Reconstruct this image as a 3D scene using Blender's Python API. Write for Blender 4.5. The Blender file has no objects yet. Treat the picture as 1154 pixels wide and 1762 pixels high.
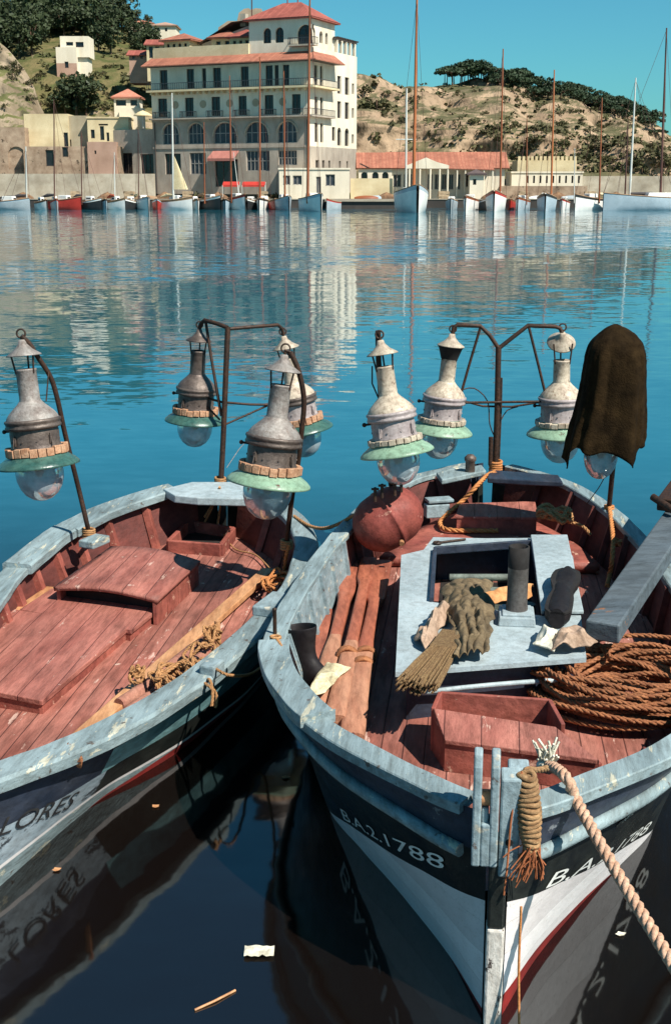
import bpy, math, random
from mathutils import Vector, Matrix, noise
R = math.radians
random.seed(11)
scene = bpy.context.scene
col = scene.collection

# ------------------------------------------------------------------ camera model (also used to survey points of the photograph)
CAM_H = 3.6; PITCH = R(15); FPX = 2105.0
CP, SP = math.cos(PITCH), math.sin(PITCH)
def ray(px, py):
    xc = (px - 577) / FPX; yc = (881 - py) / FPX
    return Vector((xc, CP + yc * SP, -SP + yc * CP))
def PZ(px, py, z):
    d = ray(px, py); t = (z - CAM_H) / d.z
    return Vector((d.x * t, d.y * t, z))
def PY(px, py, y):
    d = ray(px, py); t = y / d.y
    return Vector((d.x * t, y, CAM_H + d.z * t))
KL = 1.10
PZr, PYr = PZ, PY
def PZl(px, py, z): return PZr(px, py, CAM_H - (CAM_H - z) * KL)      # the same survey for gear on the lower floating left boat
def PYl(px, py, y): return PYr(px, py, y * KL)
def survey(left):
    global PZ, PY
    PZ, PY = (PZl, PYl) if left else (PZr, PYr)
def proj(p):
    zz = p[2] - CAM_H; dep = p[1] * CP - zz * SP; up = p[1] * SP + zz * CP
    return 577 + FPX * p[0] / dep, 881 - FPX * up / dep

def curve_fn(tab):
    xs = [a for a, b in tab]; ys = [b for a, b in tab]; n = len(xs)
    h = [xs[i+1] - xs[i] for i in range(n-1)]; d = [(ys[i+1] - ys[i]) / h[i] for i in range(n-1)]
    m = [d[0]] + [0.0 if d[i-1] * d[i] <= 0 else 2 * d[i-1] * d[i] / (d[i-1] + d[i]) for i in range(1, n-1)] + [d[-1]]
    def f(x):
        if x <= xs[0]: return ys[0]
        if x >= xs[-1]: return ys[-1]
        i = max(k for k in range(n-1) if xs[k] <= x)
        t = (x - xs[i]) / h[i]; t2 = t*t; t3 = t2*t
        return (2*t3-3*t2+1)*ys[i] + (t3-2*t2+t)*h[i]*m[i] + (-2*t3+3*t2)*ys[i+1] + (t3-t2)*h[i]*m[i+1]
    return f
def lin(tab):
    def f(x):
        if x <= tab[0][0]: return tab[0][1]
        for (a, b), (c, d) in zip(tab, tab[1:]):
            if x <= c: return b + (d - b) * (x - a) / (c - a)
        return tab[-1][1]
    return f

# ------------------------------------------------------------------ mesh collector
class MB:
    def __init__(self): self.v = []; self.f = []; self.m = []; self.s = []
    def add(self, vs, fs, m=0, smooth=False):
        o = len(self.v); self.v += [tuple(p) for p in vs]
        for q in fs:
            self.f.append(tuple(i + o for i in q)); self.m.append(m); self.s.append(smooth)
    def frame(self, c, sx, sy, sz, X, Y_, Z_, m=0, taper=1.0):
        X = Vector(X).normalized(); Y_ = Vector(Y_).normalized(); Z_ = Vector(Z_).normalized(); c = Vector(c); vs = []
        for k in (-1, 1):
            for j in (-1, 1):
                for i in (-1, 1):
                    t = taper if k > 0 else 1
                    vs.append(c + X*(i*sx/2*t) + Y_*(j*sy/2*t) + Z_*(k*sz/2))
        self.add(vs, [(0,2,3,1),(4,5,7,6),(0,1,5,4),(2,6,7,3),(0,4,6,2),(1,3,7,5)], m)
    def box(self, c, s, rz=0, m=0, taper=1.0):
        cz, sz = math.cos(rz), math.sin(rz)
        self.frame(c, s[0], s[1], s[2], (cz, sz, 0), (-sz, cz, 0), (0, 0, 1), m, taper)
    def beam(self, a, b, w, h, up=(0,0,1), m=0):
        a = Vector(a); b = Vector(b); Y_ = (b - a); L = Y_.length; Y_ = Y_ / L
        X = Y_.cross(Vector(up)); X.normalize(); Z_ = X.cross(Y_)
        self.frame((a + b) / 2, w, L, h, X, Y_, Z_, m)
    def tube(self, pts, r, n=8, m=0, caps=True, closed=False):
        pts = [Vector(p) for p in pts]; N = len(pts)
        rr = r if isinstance(r, (list, tuple)) else [r] * N
        vs = []; prev = None
        for i, p in enumerate(pts):
            if closed: t = pts[(i+1) % N] - pts[i-1]
            else: t = pts[min(i+1, N-1)] - pts[max(i-1, 0)]
            if t.length < 1e-9: t = Vector((0, 0, 1))
            t.normalize()
            if prev is None:
                a = Vector((0, 0, 1)) if abs(t.z) < .9 else Vector((1, 0, 0))
                u = t.cross(a).normalized()
            else:
                u = prev - t * prev.dot(t)
                if u.length < 1e-6: u = t.orthogonal()
                u.normalize()
            prev = u; w = t.cross(u)
            for k in range(n):
                a = 2 * math.pi * k / n
                vs.append(p + (u * math.cos(a) + w * math.sin(a)) * rr[i])
        fs = []
        for i in range(N if closed else N - 1):
            j = (i + 1) % N
            for k in range(n):
                k2 = (k + 1) % n
                fs.append((i*n+k, i*n+k2, j*n+k2, j*n+k))
        self.add(vs, fs, m, True)
        if caps and not closed:
            self.add(vs[:n], [tuple(range(n))[::-1]], m); self.add(vs[-n:], [tuple(range(n))], m)
    def lathe(self, prof, M=Matrix(), n=24, m=0, smooth=True, fn=None):
        vs = []
        for r, z in prof:
            for k in range(n):
                a = 2 * math.pi * k / n
                rr, zz = (r, z) if fn is None else fn(r, z, a)
                vs.append(M @ Vector((rr * math.cos(a), rr * math.sin(a), zz)))
        fs = []
        for i in range(len(prof) - 1):
            for k in range(n):
                k2 = (k + 1) % n
                fs.append((i*n+k, i*n+k2, (i+1)*n+k2, (i+1)*n+k))
        self.add(vs, fs, m, smooth)
    def prism(self, poly, z0, z1, m=0, M=Matrix()):
        n = len(poly)
        vs = [M @ Vector((x, y, z0)) for x, y in poly] + [M @ Vector((x, y, z1)) for x, y in poly]
        fs = [tuple(range(n))[::-1], tuple(range(n, 2*n))] + [(i, (i+1) % n, (i+1) % n + n, i + n) for i in range(n)]
        self.add(vs, fs, m)
    def grid(self, rows, m=0, smooth=True, closed_u=False):
        n = len(rows[0]); vs = [p for r_ in rows for p in r_]; fs = []
        for i in range(len(rows) - 1):
            for k in range(n if closed_u else n - 1):
                k2 = (k + 1) % n
                fs.append((i*n+k, i*n+k2, (i+1)*n+k2, (i+1)*n+k))
        self.add(vs, fs, m, smooth)
    def blob(self, c, r, sc=(1,1,1), nu=10, nv=7, jit=.0, m=0):
        c = Vector(c); prof = []
        rows = []
        for i in range(nv + 1):
            th = math.pi * i / nv; row = []
            for k in range(nu):
                a = 2*math.pi*k/nu; q = r * (1 + random.uniform(-jit, jit))
                row.append(c + Vector((q*math.sin(th)*math.cos(a)*sc[0], q*math.sin(th)*math.sin(a)*sc[1], q*math.cos(th)*sc[2])))
            rows.append(row)
        self.grid(rows, m, True, True)
    def rope(self, pts, r, pitch=None, n=5, m=0, strands=3, step=None):
        """laid rope: strands twisted about a smoothed path"""
        P = smooth_path(pts, step or r * .9)
        pitch = pitch or r * 7
        t0 = 0; prev = None; frames = []
        for i, p in enumerate(P):
            t = (P[min(i+1, len(P)-1)] - P[max(i-1, 0)])
            if t.length < 1e-9: t = Vector((0,0,1))
            t.normalize()
            if prev is None: u = t.orthogonal().normalized()
            else:
                u = prev - t * prev.dot(t)
                u = u.normalized() if u.length > 1e-6 else t.orthogonal().normalized()
            prev = u; frames.append((p, u, t.cross(u)))
        for s in range(strands):
            q = []; L = 0
            for i, (p, u, w) in enumerate(frames):
                if i: L += (P[i] - P[i-1]).length
                a = 2*math.pi*(L / pitch + s / strands)
                q.append(p + (u*math.cos(a) + w*math.sin(a)) * r * .52)
            self.tube(q, r * .56, n, m)
    def xform(self, M):
        self.v = [tuple(M @ Vector(p)) for p in self.v]; return self
    def build(self, name, mats, parent=None, bevel=0, world=False, seg=2):
        if world and parent is not None:
            self.xform(ROOT[parent.name].inverted())
        me = bpy.data.meshes.new(name); me.from_pydata(self.v, [], self.f)
        for m_ in (mats if isinstance(mats, (list, tuple)) else [mats]): me.materials.append(m_)
        me.polygons.foreach_set('material_index', self.m); me.polygons.foreach_set('use_smooth', self.s)
        me.update()
        o = bpy.data.objects.new(name, me); col.objects.link(o)
        if parent is not None:
            o.parent = parent; ROOT[o.name] = ROOT[parent.name]
        if bevel:
            b = o.modifiers.new('bevel', 'BEVEL'); b.width = bevel; b.segments = seg; b.limit_method = 'ANGLE'; b.angle_limit = R(35)
        return o
ROOT = {}
def smooth_path(pts, step):
    P = [Vector(p) for p in pts]; out = []
    for i in range(len(P) - 1):
        p0, p1, p2, p3 = P[max(i-1, 0)], P[i], P[i+1], P[min(i+2, len(P)-1)]
        n = max(1, int((p2 - p1).length / step))
        for k in range(n):
            t = k / n
            out.append(.5 * ((2*p1) + (p2-p0)*t + (2*p0-5*p1+4*p2-p3)*t*t + (3*p1-p0-3*p2+p3)*t**3))
    out.append(P[-1]); return out
def tag(o, label, cat, group=None, kind=None):
    if label: o['label'] = label
    if cat: o['category'] = cat
    if group: o['group'] = group
    if kind: o['kind'] = kind
    return o
def thing(name, label, cat, loc=(0,0,0), rz=0, group=None):
    o = bpy.data.objects.new(name, None); col.objects.link(o)
    o.empty_display_size = .1; o.location = loc; o.rotation_euler = (0, 0, rz)
    ROOT[o.name] = Matrix.Translation(Vector(loc)) @ Matrix.Rotation(rz, 4, 'Z')
    return tag(o, label, cat, group)
def solo(mb, name, mats, label, cat, group=None, bevel=0, kind=None):
    """a thing that is one mesh; origin moved to the middle of its foot"""
    xs = [p[0] for p in mb.v]; ys = [p[1] for p in mb.v]; zs = [p[2] for p in mb.v]
    o0 = Vector(((min(xs)+max(xs))/2, (min(ys)+max(ys))/2, min(zs)))
    mb.v = [tuple(Vector(p) - o0) for p in mb.v]
    o = mb.build(name, mats, None, bevel); o.location = o0
    ROOT[o.name] = Matrix.Translation(o0)
    return tag(o, label, cat, group, kind)
def dup(o, parent=None):
    c = o.copy(); col.objects.link(c)
    if parent is not None: c.parent = parent
    for ch in list(o.children): dup(ch, c)
    return c

# ------------------------------------------------------------------ materials
def mat(name, c, c2=None, rough=.6, scale=5, bump=0, bscale=40, stretch=(1,1,1), chips=None, planks=None, metal=0, blot=.25, spec=.4, lo=.35, hi=.65, spots=None, grime=.38):
    M = bpy.data.materials.new(name); M.use_nodes = True
    nt = M.node_tree; N = nt.nodes; L = nt.links
    b = N['Principled BSDF']; b.inputs['Roughness'].default_value = rough; b.inputs['Metallic'].default_value = metal
    b.inputs['Specular IOR Level'].default_value = spec
    tc = N.new('ShaderNodeTexCoord'); mp = N.new('ShaderNodeMapping'); mp.inputs['Scale'].default_value = stretch
    L.new(tc.outputs['Object'], mp.inputs['Vector'])
    def nz(sc, det=6, ro=.6, src=None):
        n = N.new('ShaderNodeTexNoise'); n.inputs['Scale'].default_value = sc; n.inputs['Detail'].default_value = det; n.inputs['Roughness'].default_value = ro
        L.new(src or mp.outputs[0], n.inputs['Vector']); return n
    def ramp(src, a, b_):
        r = N.new('ShaderNodeMapRange'); r.inputs['From Min'].default_value = a; r.inputs['From Max'].default_value = b_; r.clamp = True
        L.new(src, r.inputs['Value']); return r.outputs[0]
    def mix(fac, A, B, bt='MIX'):
        x = N.new('ShaderNodeMix'); x.data_type = 'RGBA'; x.blend_type = bt
        if isinstance(fac, (int, float)): x.inputs[0].default_value = fac
        else: L.new(fac, x.inputs[0])
        for k, q in ((6, A), (7, B)):
            if isinstance(q, tuple): x.inputs[k].default_value = (*q, 1)
            else: L.new(q, x.inputs[k])
        return x.outputs[2]
    c2 = c2 or tuple(v * .6 for v in c)
    cur = mix(ramp(nz(scale).outputs['Fac'], lo, hi), c, c2)
    if blot:
        f = ramp(nz(scale * .27, 4, .55, tc.outputs['Object']).outputs['Fac'], .35, .7)
        cur = mix(f, cur, mix(1.0, cur, (1 - blot,) * 3, 'MULTIPLY'))
    hgt = None
    if planks:
        ax, wid, dark = planks[:3]
        sp = N.new('ShaderNodeSeparateXYZ'); L.new(tc.outputs['Object'], sp.inputs[0])
        a = N.new('ShaderNodeMath'); a.operation = 'DIVIDE'; L.new(sp.outputs[ax], a.inputs[0]); a.inputs[1].default_value = wid
        fr = N.new('ShaderNodeMath'); fr.operation = 'FRACT'; L.new(a.outputs[0], fr.inputs[0])
        fl = N.new('ShaderNodeMath'); fl.operation = 'FLOOR'; L.new(a.outputs[0], fl.inputs[0])
        wn = N.new('ShaderNodeTexWhiteNoise'); wn.noise_dimensions = '1D'; L.new(fl.outputs[0], wn.inputs['W'])
        cur = mix(ramp(wn.outputs['Value'], 0, 1), cur, mix(1.0, cur, (.78, .76, .76), 'MULTIPLY'))
        pp = N.new('ShaderNodeMath'); pp.operation = 'PINGPONG'; L.new(fr.outputs[0], pp.inputs[0]); pp.inputs[1].default_value = .5
        seam = ramp(pp.outputs[0], .0, planks[3] if len(planks) > 3 else .05)
        inv = N.new('ShaderNodeMath'); inv.operation = 'SUBTRACT'; inv.inputs[0].default_value = 1; L.new(seam, inv.inputs[1])
        cur = mix(inv.outputs[0], cur, dark); hgt = seam
    if chips:
        cc, th, sc = chips
        f = ramp(nz(sc, 8, .7).outputs['Fac'], th, th + .03); cur = mix(f, cur, cc)
    if spots:
        cc, th, sc = spots
        f = ramp(nz(sc, 3, .5, tc.outputs['Object']).outputs['Fac'], th, th + .06); cur = mix(f, cur, cc)
    if grime:
        g1 = ramp(nz(max(18, scale*3.5), 8, .68).outputs['Fac'], .42, .66); cur = mix(g1, cur, mix(1.0, cur, (1-grime, 1-grime*1.05, 1-grime*1.1), 'MULTIPLY'))
        g2 = ramp(nz(90, 3, .6, tc.outputs['Object']).outputs['Fac'], .58, .72); cur = mix(g2, cur, mix(1.0, cur, (.72,.70,.68), 'MULTIPLY'))
    L.new(cur, b.inputs['Base Color'])
    if bump:
        bp = N.new('ShaderNodeBump'); bp.inputs['Strength'].default_value = bump; bp.inputs['Distance'].default_value = .02
        h = nz(bscale, 5, .6).outputs['Fac']
        if hgt:
            ad = N.new('ShaderNodeMath'); ad.operation = 'ADD'; L.new(h, ad.inputs[0]); L.new(hgt, ad.inputs[1]); h = ad.outputs[0]
        L.new(h, bp.inputs['Height']); L.new(bp.outputs[0], b.inputs['Normal'])
    rr = ramp(nz(scale * 2).outputs['Fac'], .3, .7)
    q = N.new('ShaderNodeMapRange'); L.new(rr, q.inputs['Value']); q.inputs['To Min'].default_value = max(.03, rough - .12); q.inputs['To Max'].default_value = min(1, rough + .12)
    L.new(q.outputs[0], b.inputs['Roughness'])
    return M

GR = (1, .12, 1)      # grain runs along the boat
m_deck = mat('deck_red_paint', (.50,.205,.155), (.33,.105,.075), .72, 5, .5, 30, (1,.2,1), ((.60,.40,.33), .61, 8), (0, .125, (.09,.028,.022), .05), blot=.4, spots=((.60,.42,.34), .70, 11), grime=.45)
m_hatch = mat('hatch_red_paint', (.49,.19,.145), (.33,.105,.08), .65, 6, .4, 40, (1,.16,1), ((.58,.38,.31), .62, 11), (0, .2, (.12,.035,.028), .03), blot=.35, spots=((.60,.42,.35), .72, 15), grime=.45)
m_redwood = mat('red_painted_wood', (.41,.125,.09), (.26,.065,.05), .6, 6, .3, 40, (.6,.6,.6), ((.56,.34,.25), .61, 11), blot=.35)
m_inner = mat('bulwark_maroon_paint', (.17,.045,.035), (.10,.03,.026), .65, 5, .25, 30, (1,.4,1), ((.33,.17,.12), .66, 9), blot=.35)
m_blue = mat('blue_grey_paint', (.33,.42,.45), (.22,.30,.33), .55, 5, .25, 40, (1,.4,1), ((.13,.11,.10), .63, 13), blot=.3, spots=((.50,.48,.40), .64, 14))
m_bluerail = mat('blue_rail_paint', (.29,.375,.395), (.20,.27,.29), .6, 6, .35, 40, (1,.15,1), ((.48,.47,.37), .595, 12), blot=.35, spots=((.11,.10,.09), .66, 19), grime=.42)
m_cabin = mat('pale_cabin_paint', (.42,.50,.53), (.34,.42,.45), .5, 4, .2, 60, (1,1,1), ((.17,.17,.17), .68, 13), blot=.25, grime=.28)
m_navy = mat('navy_paint', (.022,.032,.055), (.04,.05,.075), .45, 5, .2, 30, (1,.3,1), ((.18,.20,.22), .66, 10), blot=.3)
m_black = mat('black_hull_paint', (.012,.014,.014), (.022,.026,.022), .38, 5, .2, 25, (1,.4,1), ((.10,.10,.085), .67, 14), blot=.3)
m_white = mat('white_hull_paint', (.82,.79,.78), (.76,.73,.72), .5, 4, .15, 30, (1,.4,1), ((.30,.25,.20), .71, 10), (2, .155, (.5,.48,.47), .02), blot=.08, grime=.1)
m_redboot = mat('red_antifouling', (.30,.022,.018), (.18,.014,.012), .55, 5, .2, 30, (1,.5,1), blot=.35)
m_teal = mat('faded_teal_paint', (.22,.42,.44), (.14,.30,.33), .5, 6, .2, 30, (1,.3,1), ((.55,.57,.48), .63, 7), blot=.3)
m_plate = mat('name_board_paint', (.36,.43,.48), (.24,.31,.36), .6, 6, .15, 30, (1,.3,1), ((.04,.05,.06), .57, 7), blot=.3)
m_letter_w = mat('white_lettering', (.78,.78,.74), (.6,.6,.56), .5, 20, chips=((.03,.03,.03), .66, 30), blot=0, grime=0)
m_letter_k = mat('black_lettering', (.015,.015,.018), (.03,.03,.03), .5, 20, blot=0, grime=0)
m_oar = mat('varnished_oar_wood', (.43,.14,.08), (.30,.085,.05), .5, 9, .25, 40, (1,.25,1), ((.56,.33,.22), .64, 9), blot=.3)
m_oarpale = mat('bare_oar_wood', (.52,.26,.16), (.38,.155,.09), .6, 9, .25, 40, (1,.2,1), ((.36,.13,.07), .62, 8), blot=.25)
m_spar = mat('yellow_spar_wood', (.62,.33,.16), (.45,.20,.09), .5, 8, .2, 40, (1,.2,1), ((.36,.11,.06), .64, 6), blot=.25)
m_beam = mat('grey_beam_paint', (.135,.165,.185), (.085,.11,.13), .6, 5, .3, 50, (.3,1,1), ((.26,.12,.06), .64, 7), blot=.35, grime=.4)
m_iron = mat('dark_iron', (.035,.022,.016), (.07,.032,.018), .6, 14, .3, 60, metal=.3, blot=.2)
m_zinc = mat('weathered_zinc', (.37,.345,.32), (.24,.20,.18), .55, 11, .3, 60, metal=.15, blot=.35, chips=((.15,.09,.06), .62, 16))
m_zincdark = mat('sooty_zinc', (.10,.075,.065), (.17,.135,.115), .5, 9, .2, 50, metal=.35, blot=.3)
m_cream = mat('cream_enamel', (.60,.52,.40), (.43,.34,.26), .5, 9, .2, 40, chips=((.22,.12,.075), .61, 16), blot=.3, grime=.45)
m_creamdark = mat('mauve_grey_enamel', (.42,.37,.36), (.30,.25,.25), .45, 8, .15, 40, chips=((.18,.10,.07), .66, 12), blot=.3)
m_green = mat('green_enamel', (.29,.44,.31), (.22,.36,.25), .4, 7, .1, 40, chips=((.10,.06,.04), .63, 14), blot=.3, spec=.4)
m_greendark = mat('dark_green_enamel', (.035,.10,.085), (.06,.14,.11), .3, 7, .1, 40, chips=((.09,.06,.04), .68, 14), blot=.2, spec=.6)
m_cork = mat('cork_block', (.60,.36,.22), (.45,.22,.12), .8, 18, .3, 60, blot=.3)
m_mantle = mat('burner_mantle', (.45,.38,.28), (.3,.2,.12), .7, 20, blot=.2)
m_rope = mat('tan_rope', (.52,.28,.12), (.36,.17,.065), .85, 30, .3, 120, blot=.25)
m_ropebrown = mat('tarred_brown_rope', (.42,.17,.07), (.24,.085,.035), .85, 20, .3, 120, blot=.3)
m_ropepale = mat('pale_manila_rope', (.68,.44,.31), (.52,.30,.19), .85, 25, .3, 120, blot=.2)
m_rope_orange = mat('orange_rope', (.62,.27,.09), (.47,.17,.05), .8, 30, .3, 120, blot=.2)
m_straw = mat('straw_fender', (.47,.29,.14), (.27,.14,.06), .9, 16, .5, 90, (1,1,3), blot=.4)
m_tank = mat('red_oxide_tank', (.30,.075,.055), (.23,.05,.04), .6, 6, .2, 60, blot=.3, chips=((.42,.20,.15), .62, 12), spec=.25)
m_rubber = mat('black_rubber', (.012,.010,.012), (.02,.017,.018), .6, 8, .1, 40, blot=.2, spec=.2)
m_olive = mat('olive_cloth', (.20,.145,.08), (.12,.085,.045), .9, 12, .3, 160, blot=.3)
m_brown = mat('brown_canvas', (.034,.020,.008), (.016,.010,.005), .95, 5, .5, 70, blot=.4, spec=.05)
m_paper = mat('yellowed_rag', (.70,.64,.42), (.55,.48,.30), .85, 10, .2, 60, blot=.2)
m_rag = mat('white_rag', (.76,.74,.62), (.6,.57,.45), .85, 10, .2, 60, blot=.15)
m_glove = mat('beige_cloth', (.52,.37,.27), (.38,.25,.17), .9, 9, .3, 90, blot=.3)
m_orangecloth = mat('orange_cloth', (.66,.34,.14), (.52,.23,.08), .85, 9, .2, 60, blot=.2)
m_bristle = mat('broom_bristle', (.34,.22,.10), (.18,.10,.045), .9, 6, .6, 60, (14,14,1.5), blot=.2)
m_pipe = mat('sooty_pipe', (.16,.145,.135), (.09,.08,.075), .5, 9, .2, 50, metal=.3, blot=.3)
m_soot = mat('soot_black', (.010,.009,.009), (.018,.015,.014), .85, 9, blot=.2)
m_machine = mat('engine_green_grey', (.22,.26,.22), (.12,.14,.12), .5, 10, .2, 40, blot=.3)
m_darkin = mat('dark_bilge_and_shade', (.012,.009,.008), (.022,.016,.014), .8, 6, blot=.2)  # bilge floor; also the painted shade in the hatch and stern openings
def glass_mat(name, tint, rough=.03):
    M = bpy.data.materials.new(name); M.use_nodes = True; nt = M.node_tree; N = nt.nodes; L = nt.links
    out = N['Material Output']; N.remove(N['Principled BSDF'])
    tr = N.new('ShaderNodeBsdfTransparent'); tr.inputs[0].default_value = (*tint, 1)
    gl = N.new('ShaderNodeBsdfGlossy'); gl.inputs['Roughness'].default_value = rough
    df = N.new('ShaderNodeBsdfDiffuse'); df.inputs[0].default_value = (.40,.47,.50,1)
    fr = N.new('ShaderNodeFresnel'); fr.inputs['IOR'].default_value = 1.5
    mx = N.new('ShaderNodeMixShader'); L.new(fr.outputs[0], mx.inputs[0]); L.new(tr.outputs[0], mx.inputs[1]); L.new(gl.outputs[0], mx.inputs[2])
    nz = N.new('ShaderNodeTexNoise'); nz.inputs['Scale'].default_value = 14; nz.inputs['Detail'].default_value = 6
    tc = N.new('ShaderNodeTexCoord'); L.new(tc.outputs['Object'], nz.inputs['Vector'])
    r = N.new('ShaderNodeMapRange'); L.new(nz.outputs['Fac'], r.inputs['Value']); r.inputs['From Min'].default_value = .35; r.inputs['From Max'].default_value = .75
    r.inputs['To Min'].default_value = .40; r.inputs['To Max'].default_value = .74
    m2 = N.new('ShaderNodeMixShader'); L.new(r.outputs[0], m2.inputs[0]); L.new(mx.outputs[0], m2.inputs[1]); L.new(df.outputs[0], m2.inputs[2])
    L.new(m2.outputs[0], out.inputs['Surface']); return M
m_glass = glass_mat('dusty_lamp_glass', (.70,.76,.78))

# ------------------------------------------------------------------ world, sun, camera
SUN_EL, SUN_AZ = R(50), R(132)
sun_dir = Vector((math.cos(SUN_EL)*math.sin(SUN_AZ), math.cos(SUN_EL)*math.cos(SUN_AZ), math.sin(SUN_EL)))
W = bpy.data.worlds.new('World'); scene.world = W; W.use_nodes = True
wn = W.node_tree.nodes; wl = W.node_tree.links; bg = wn['Background']
sky = wn.new('ShaderNodeTexSky'); sky.sky_type = 'NISHITA'; sky.sun_disc = False
sky.sun_elevation = SUN_EL; sky.sun_rotation = SUN_AZ; sky.air_density = 1.0; sky.dust_density = .5; sky.ozone_density = 4.5
tint = wn.new('ShaderNodeMix'); tint.data_type = 'RGBA'; tint.blend_type = 'MULTIPLY'; tint.inputs[0].default_value = 1
tint.inputs[7].default_value = (.31, .77, .77, 1)
wl.new(sky.outputs[0], tint.inputs[6]); wl.new(tint.outputs[2], bg.inputs['Color']); bg.inputs['Strength'].default_value = .083
sl = bpy.data.lights.new('sun', 'SUN'); sl.energy = 5.0; sl.angle = R(.5); sl.color = (1, .94, .84)
so = bpy.data.objects.new('sun', sl); col.objects.link(so); so.rotation_euler = sun_dir.to_track_quat('Z', 'Y').to_euler(); so.location = (30, -30, 60)
cd = bpy.data.cameras.new('camera'); co = bpy.data.objects.new('camera', cd); col.objects.link(co)
cd.sensor_fit = 'VERTICAL'; cd.sensor_height = 24; cd.lens = 24 * FPX / 1762; cd.clip_start = .05; cd.clip_end = 20000
co.location = (0, 0, CAM_H); co.rotation_euler = (math.pi/2 - PITCH, 0, 0); scene.camera = co
scene.view_settings.view_transform = 'Standard'; scene.view_settings.look = 'None'; scene.view_settings.exposure = .70; scene.view_settings.gamma = 1
scene.cycles.max_bounces = 8; scene.cycles.transparent_max_bounces = 16

# ------------------------------------------------------------------ water
def water_mat():
    M = bpy.data.materials.new('harbour_water'); M.use_nodes = True; nt = M.node_tree; N = nt.nodes; L = nt.links
    b = N['Principled BSDF']; b.inputs['Base Color'].default_value = (.008,.006,.006,1); b.inputs['IOR'].default_value = 2.0
    geo = N.new('ShaderNodeNewGeometry'); sp = N.new('ShaderNodeSeparateXYZ'); L.new(geo.outputs['Position'], sp.inputs[0])
    def math_(op, a, b_=None, c=None):
        m = N.new('ShaderNodeMath'); m.operation = op
        for i, q in enumerate((a, b_, c)):
            if q is None: continue
            if isinstance(q, (int, float)): m.inputs[i].default_value = q
            else: L.new(q, m.inputs[i])
        return m.outputs[0]
    def slope(sx, sy, det, off):
        mp = N.new('ShaderNodeMapping'); mp.inputs['Scale'].default_value = (sx, sy, 1); mp.inputs['Location'].default_value = off
        L.new(geo.outputs['Position'], mp.inputs['Vector'])
        n = N.new('ShaderNodeTexNoise'); n.inputs['Scale'].default_value = 1; n.inputs['Detail'].default_value = det; n.inputs['Roughness'].default_value = .55
        L.new(mp.outputs[0], n.inputs['Vector'])
        v = N.new('ShaderNodeVectorMath'); v.operation = 'SUBTRACT'; L.new(n.outputs['Color'], v.inputs[0]); v.inputs[1].default_value = (.5,.5,.5)
        return v.outputs[0]
    # wind patches: slope strength by distance from the moored boats, broken up by slow noise
    mpn = N.new('ShaderNodeMapping'); mpn.inputs['Scale'].default_value = (.012, .05, 1); L.new(geo.outputs['Position'], mpn.inputs['Vector'])
    nn = N.new('ShaderNodeTexNoise'); nn.inputs['Scale'].default_value = 1; nn.inputs['Detail'].default_value = 3; L.new(mpn.outputs[0], nn.inputs['Vector'])
    yy = math_('ADD', sp.outputs[1], math_('MULTIPLY', math_('SUBTRACT', nn.outputs['Fac'], .5), math_('MULTIPLY', sp.outputs[1], .22)))
    yy = math_('SUBTRACT', yy, math_('MULTIPLY', sp.outputs[0], 1.1))
    rp = N.new('ShaderNodeValToRGB'); L.new(math_('DIVIDE', yy, 200.0), rp.inputs[0])
    cr = rp.color_ramp; cr.interpolation = 'EASE'
    E_ = [(0, .034), (.045, .034), (.060, .026), (.11, .038), (.155, .036), (.20, .034), (.26, .045), (.285, .22), (.36, .22), (.40, .065), (1, .055)]
    while len(cr.elements) < len(E_): cr.elements.new(.5)
    for e, (p, v) in zip(cr.elements, E_): e.position = p; e.color = (v*4, v*4, v*4, 1)
    k = math_('MULTIPLY', rp.outputs[0], .25)
    s1 = slope(.55, 1.3, 3, (0, 0, 0)); s2 = slope(2.2, 5.0, 2, (7, 3, 0))
    ad = N.new('ShaderNodeVectorMath'); ad.operation = 'ADD'; L.new(s1, ad.inputs[0]); L.new(s2, ad.inputs[1])
    sc = N.new('ShaderNodeVectorMath'); sc.operation = 'SCALE'; L.new(ad.outputs[0], sc.inputs[0]); L.new(math_('MULTIPLY', k, 2.0), sc.inputs['Scale'])
    ml = N.new('ShaderNodeVectorMath'); ml.operation = 'MULTIPLY'; L.new(sc.outputs[0], ml.inputs[0]); ml.inputs[1].default_value = (.45, 1, 0)
    a2 = N.new('ShaderNodeVectorMath'); a2.operation = 'ADD'; L.new(ml.outputs[0], a2.inputs[0]); a2.inputs[1].default_value = (0, 0, 1)
    nm = N.new('ShaderNodeVectorMath'); nm.operation = 'NORMALIZE'; L.new(a2.outputs[0], nm.inputs[0]); L.new(nm.outputs[0], b.inputs['Normal'])
    b.inputs['Roughness'].default_value = .045
    # body colour carries painted sky reflection: near-black close in, teal farther out
    mr = N.new('ShaderNodeMapRange'); mr.interpolation_type = 'SMOOTHSTEP'; mr.inputs['From Min'].default_value = 7; mr.inputs['From Max'].default_value = 18
    L.new(math_('ADD', sp.outputs[1], math_('MULTIPLY', math_('SUBTRACT', nn.outputs['Fac'], .5), 4.0)), mr.inputs['Value'])
    cm = N.new('ShaderNodeMix'); cm.data_type = 'RGBA'; L.new(mr.outputs[0], cm.inputs[0]); cm.inputs[6].default_value = (.0045,.003,.0025,1); cm.inputs[7].default_value = (.009,.105,.148,1)
    L.new(cm.outputs[2], b.inputs['Base Color'])
    ro = N.new('ShaderNodeMapRange'); L.new(mr.outputs[0], ro.inputs['Value']); ro.inputs['To Min'].default_value = .065; ro.inputs['To Max'].default_value = .04; L.new(ro.outputs[0], b.inputs['Roughness'])
    return M
wb = MB(); wb.add([(-3000,-60,0),(3000,-60,0),(3000,6000,0),(-3000,6000,0)], [(0,1,2,3)])
tag(wb.build('water', water_mat()), None, None, kind='structure')
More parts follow.
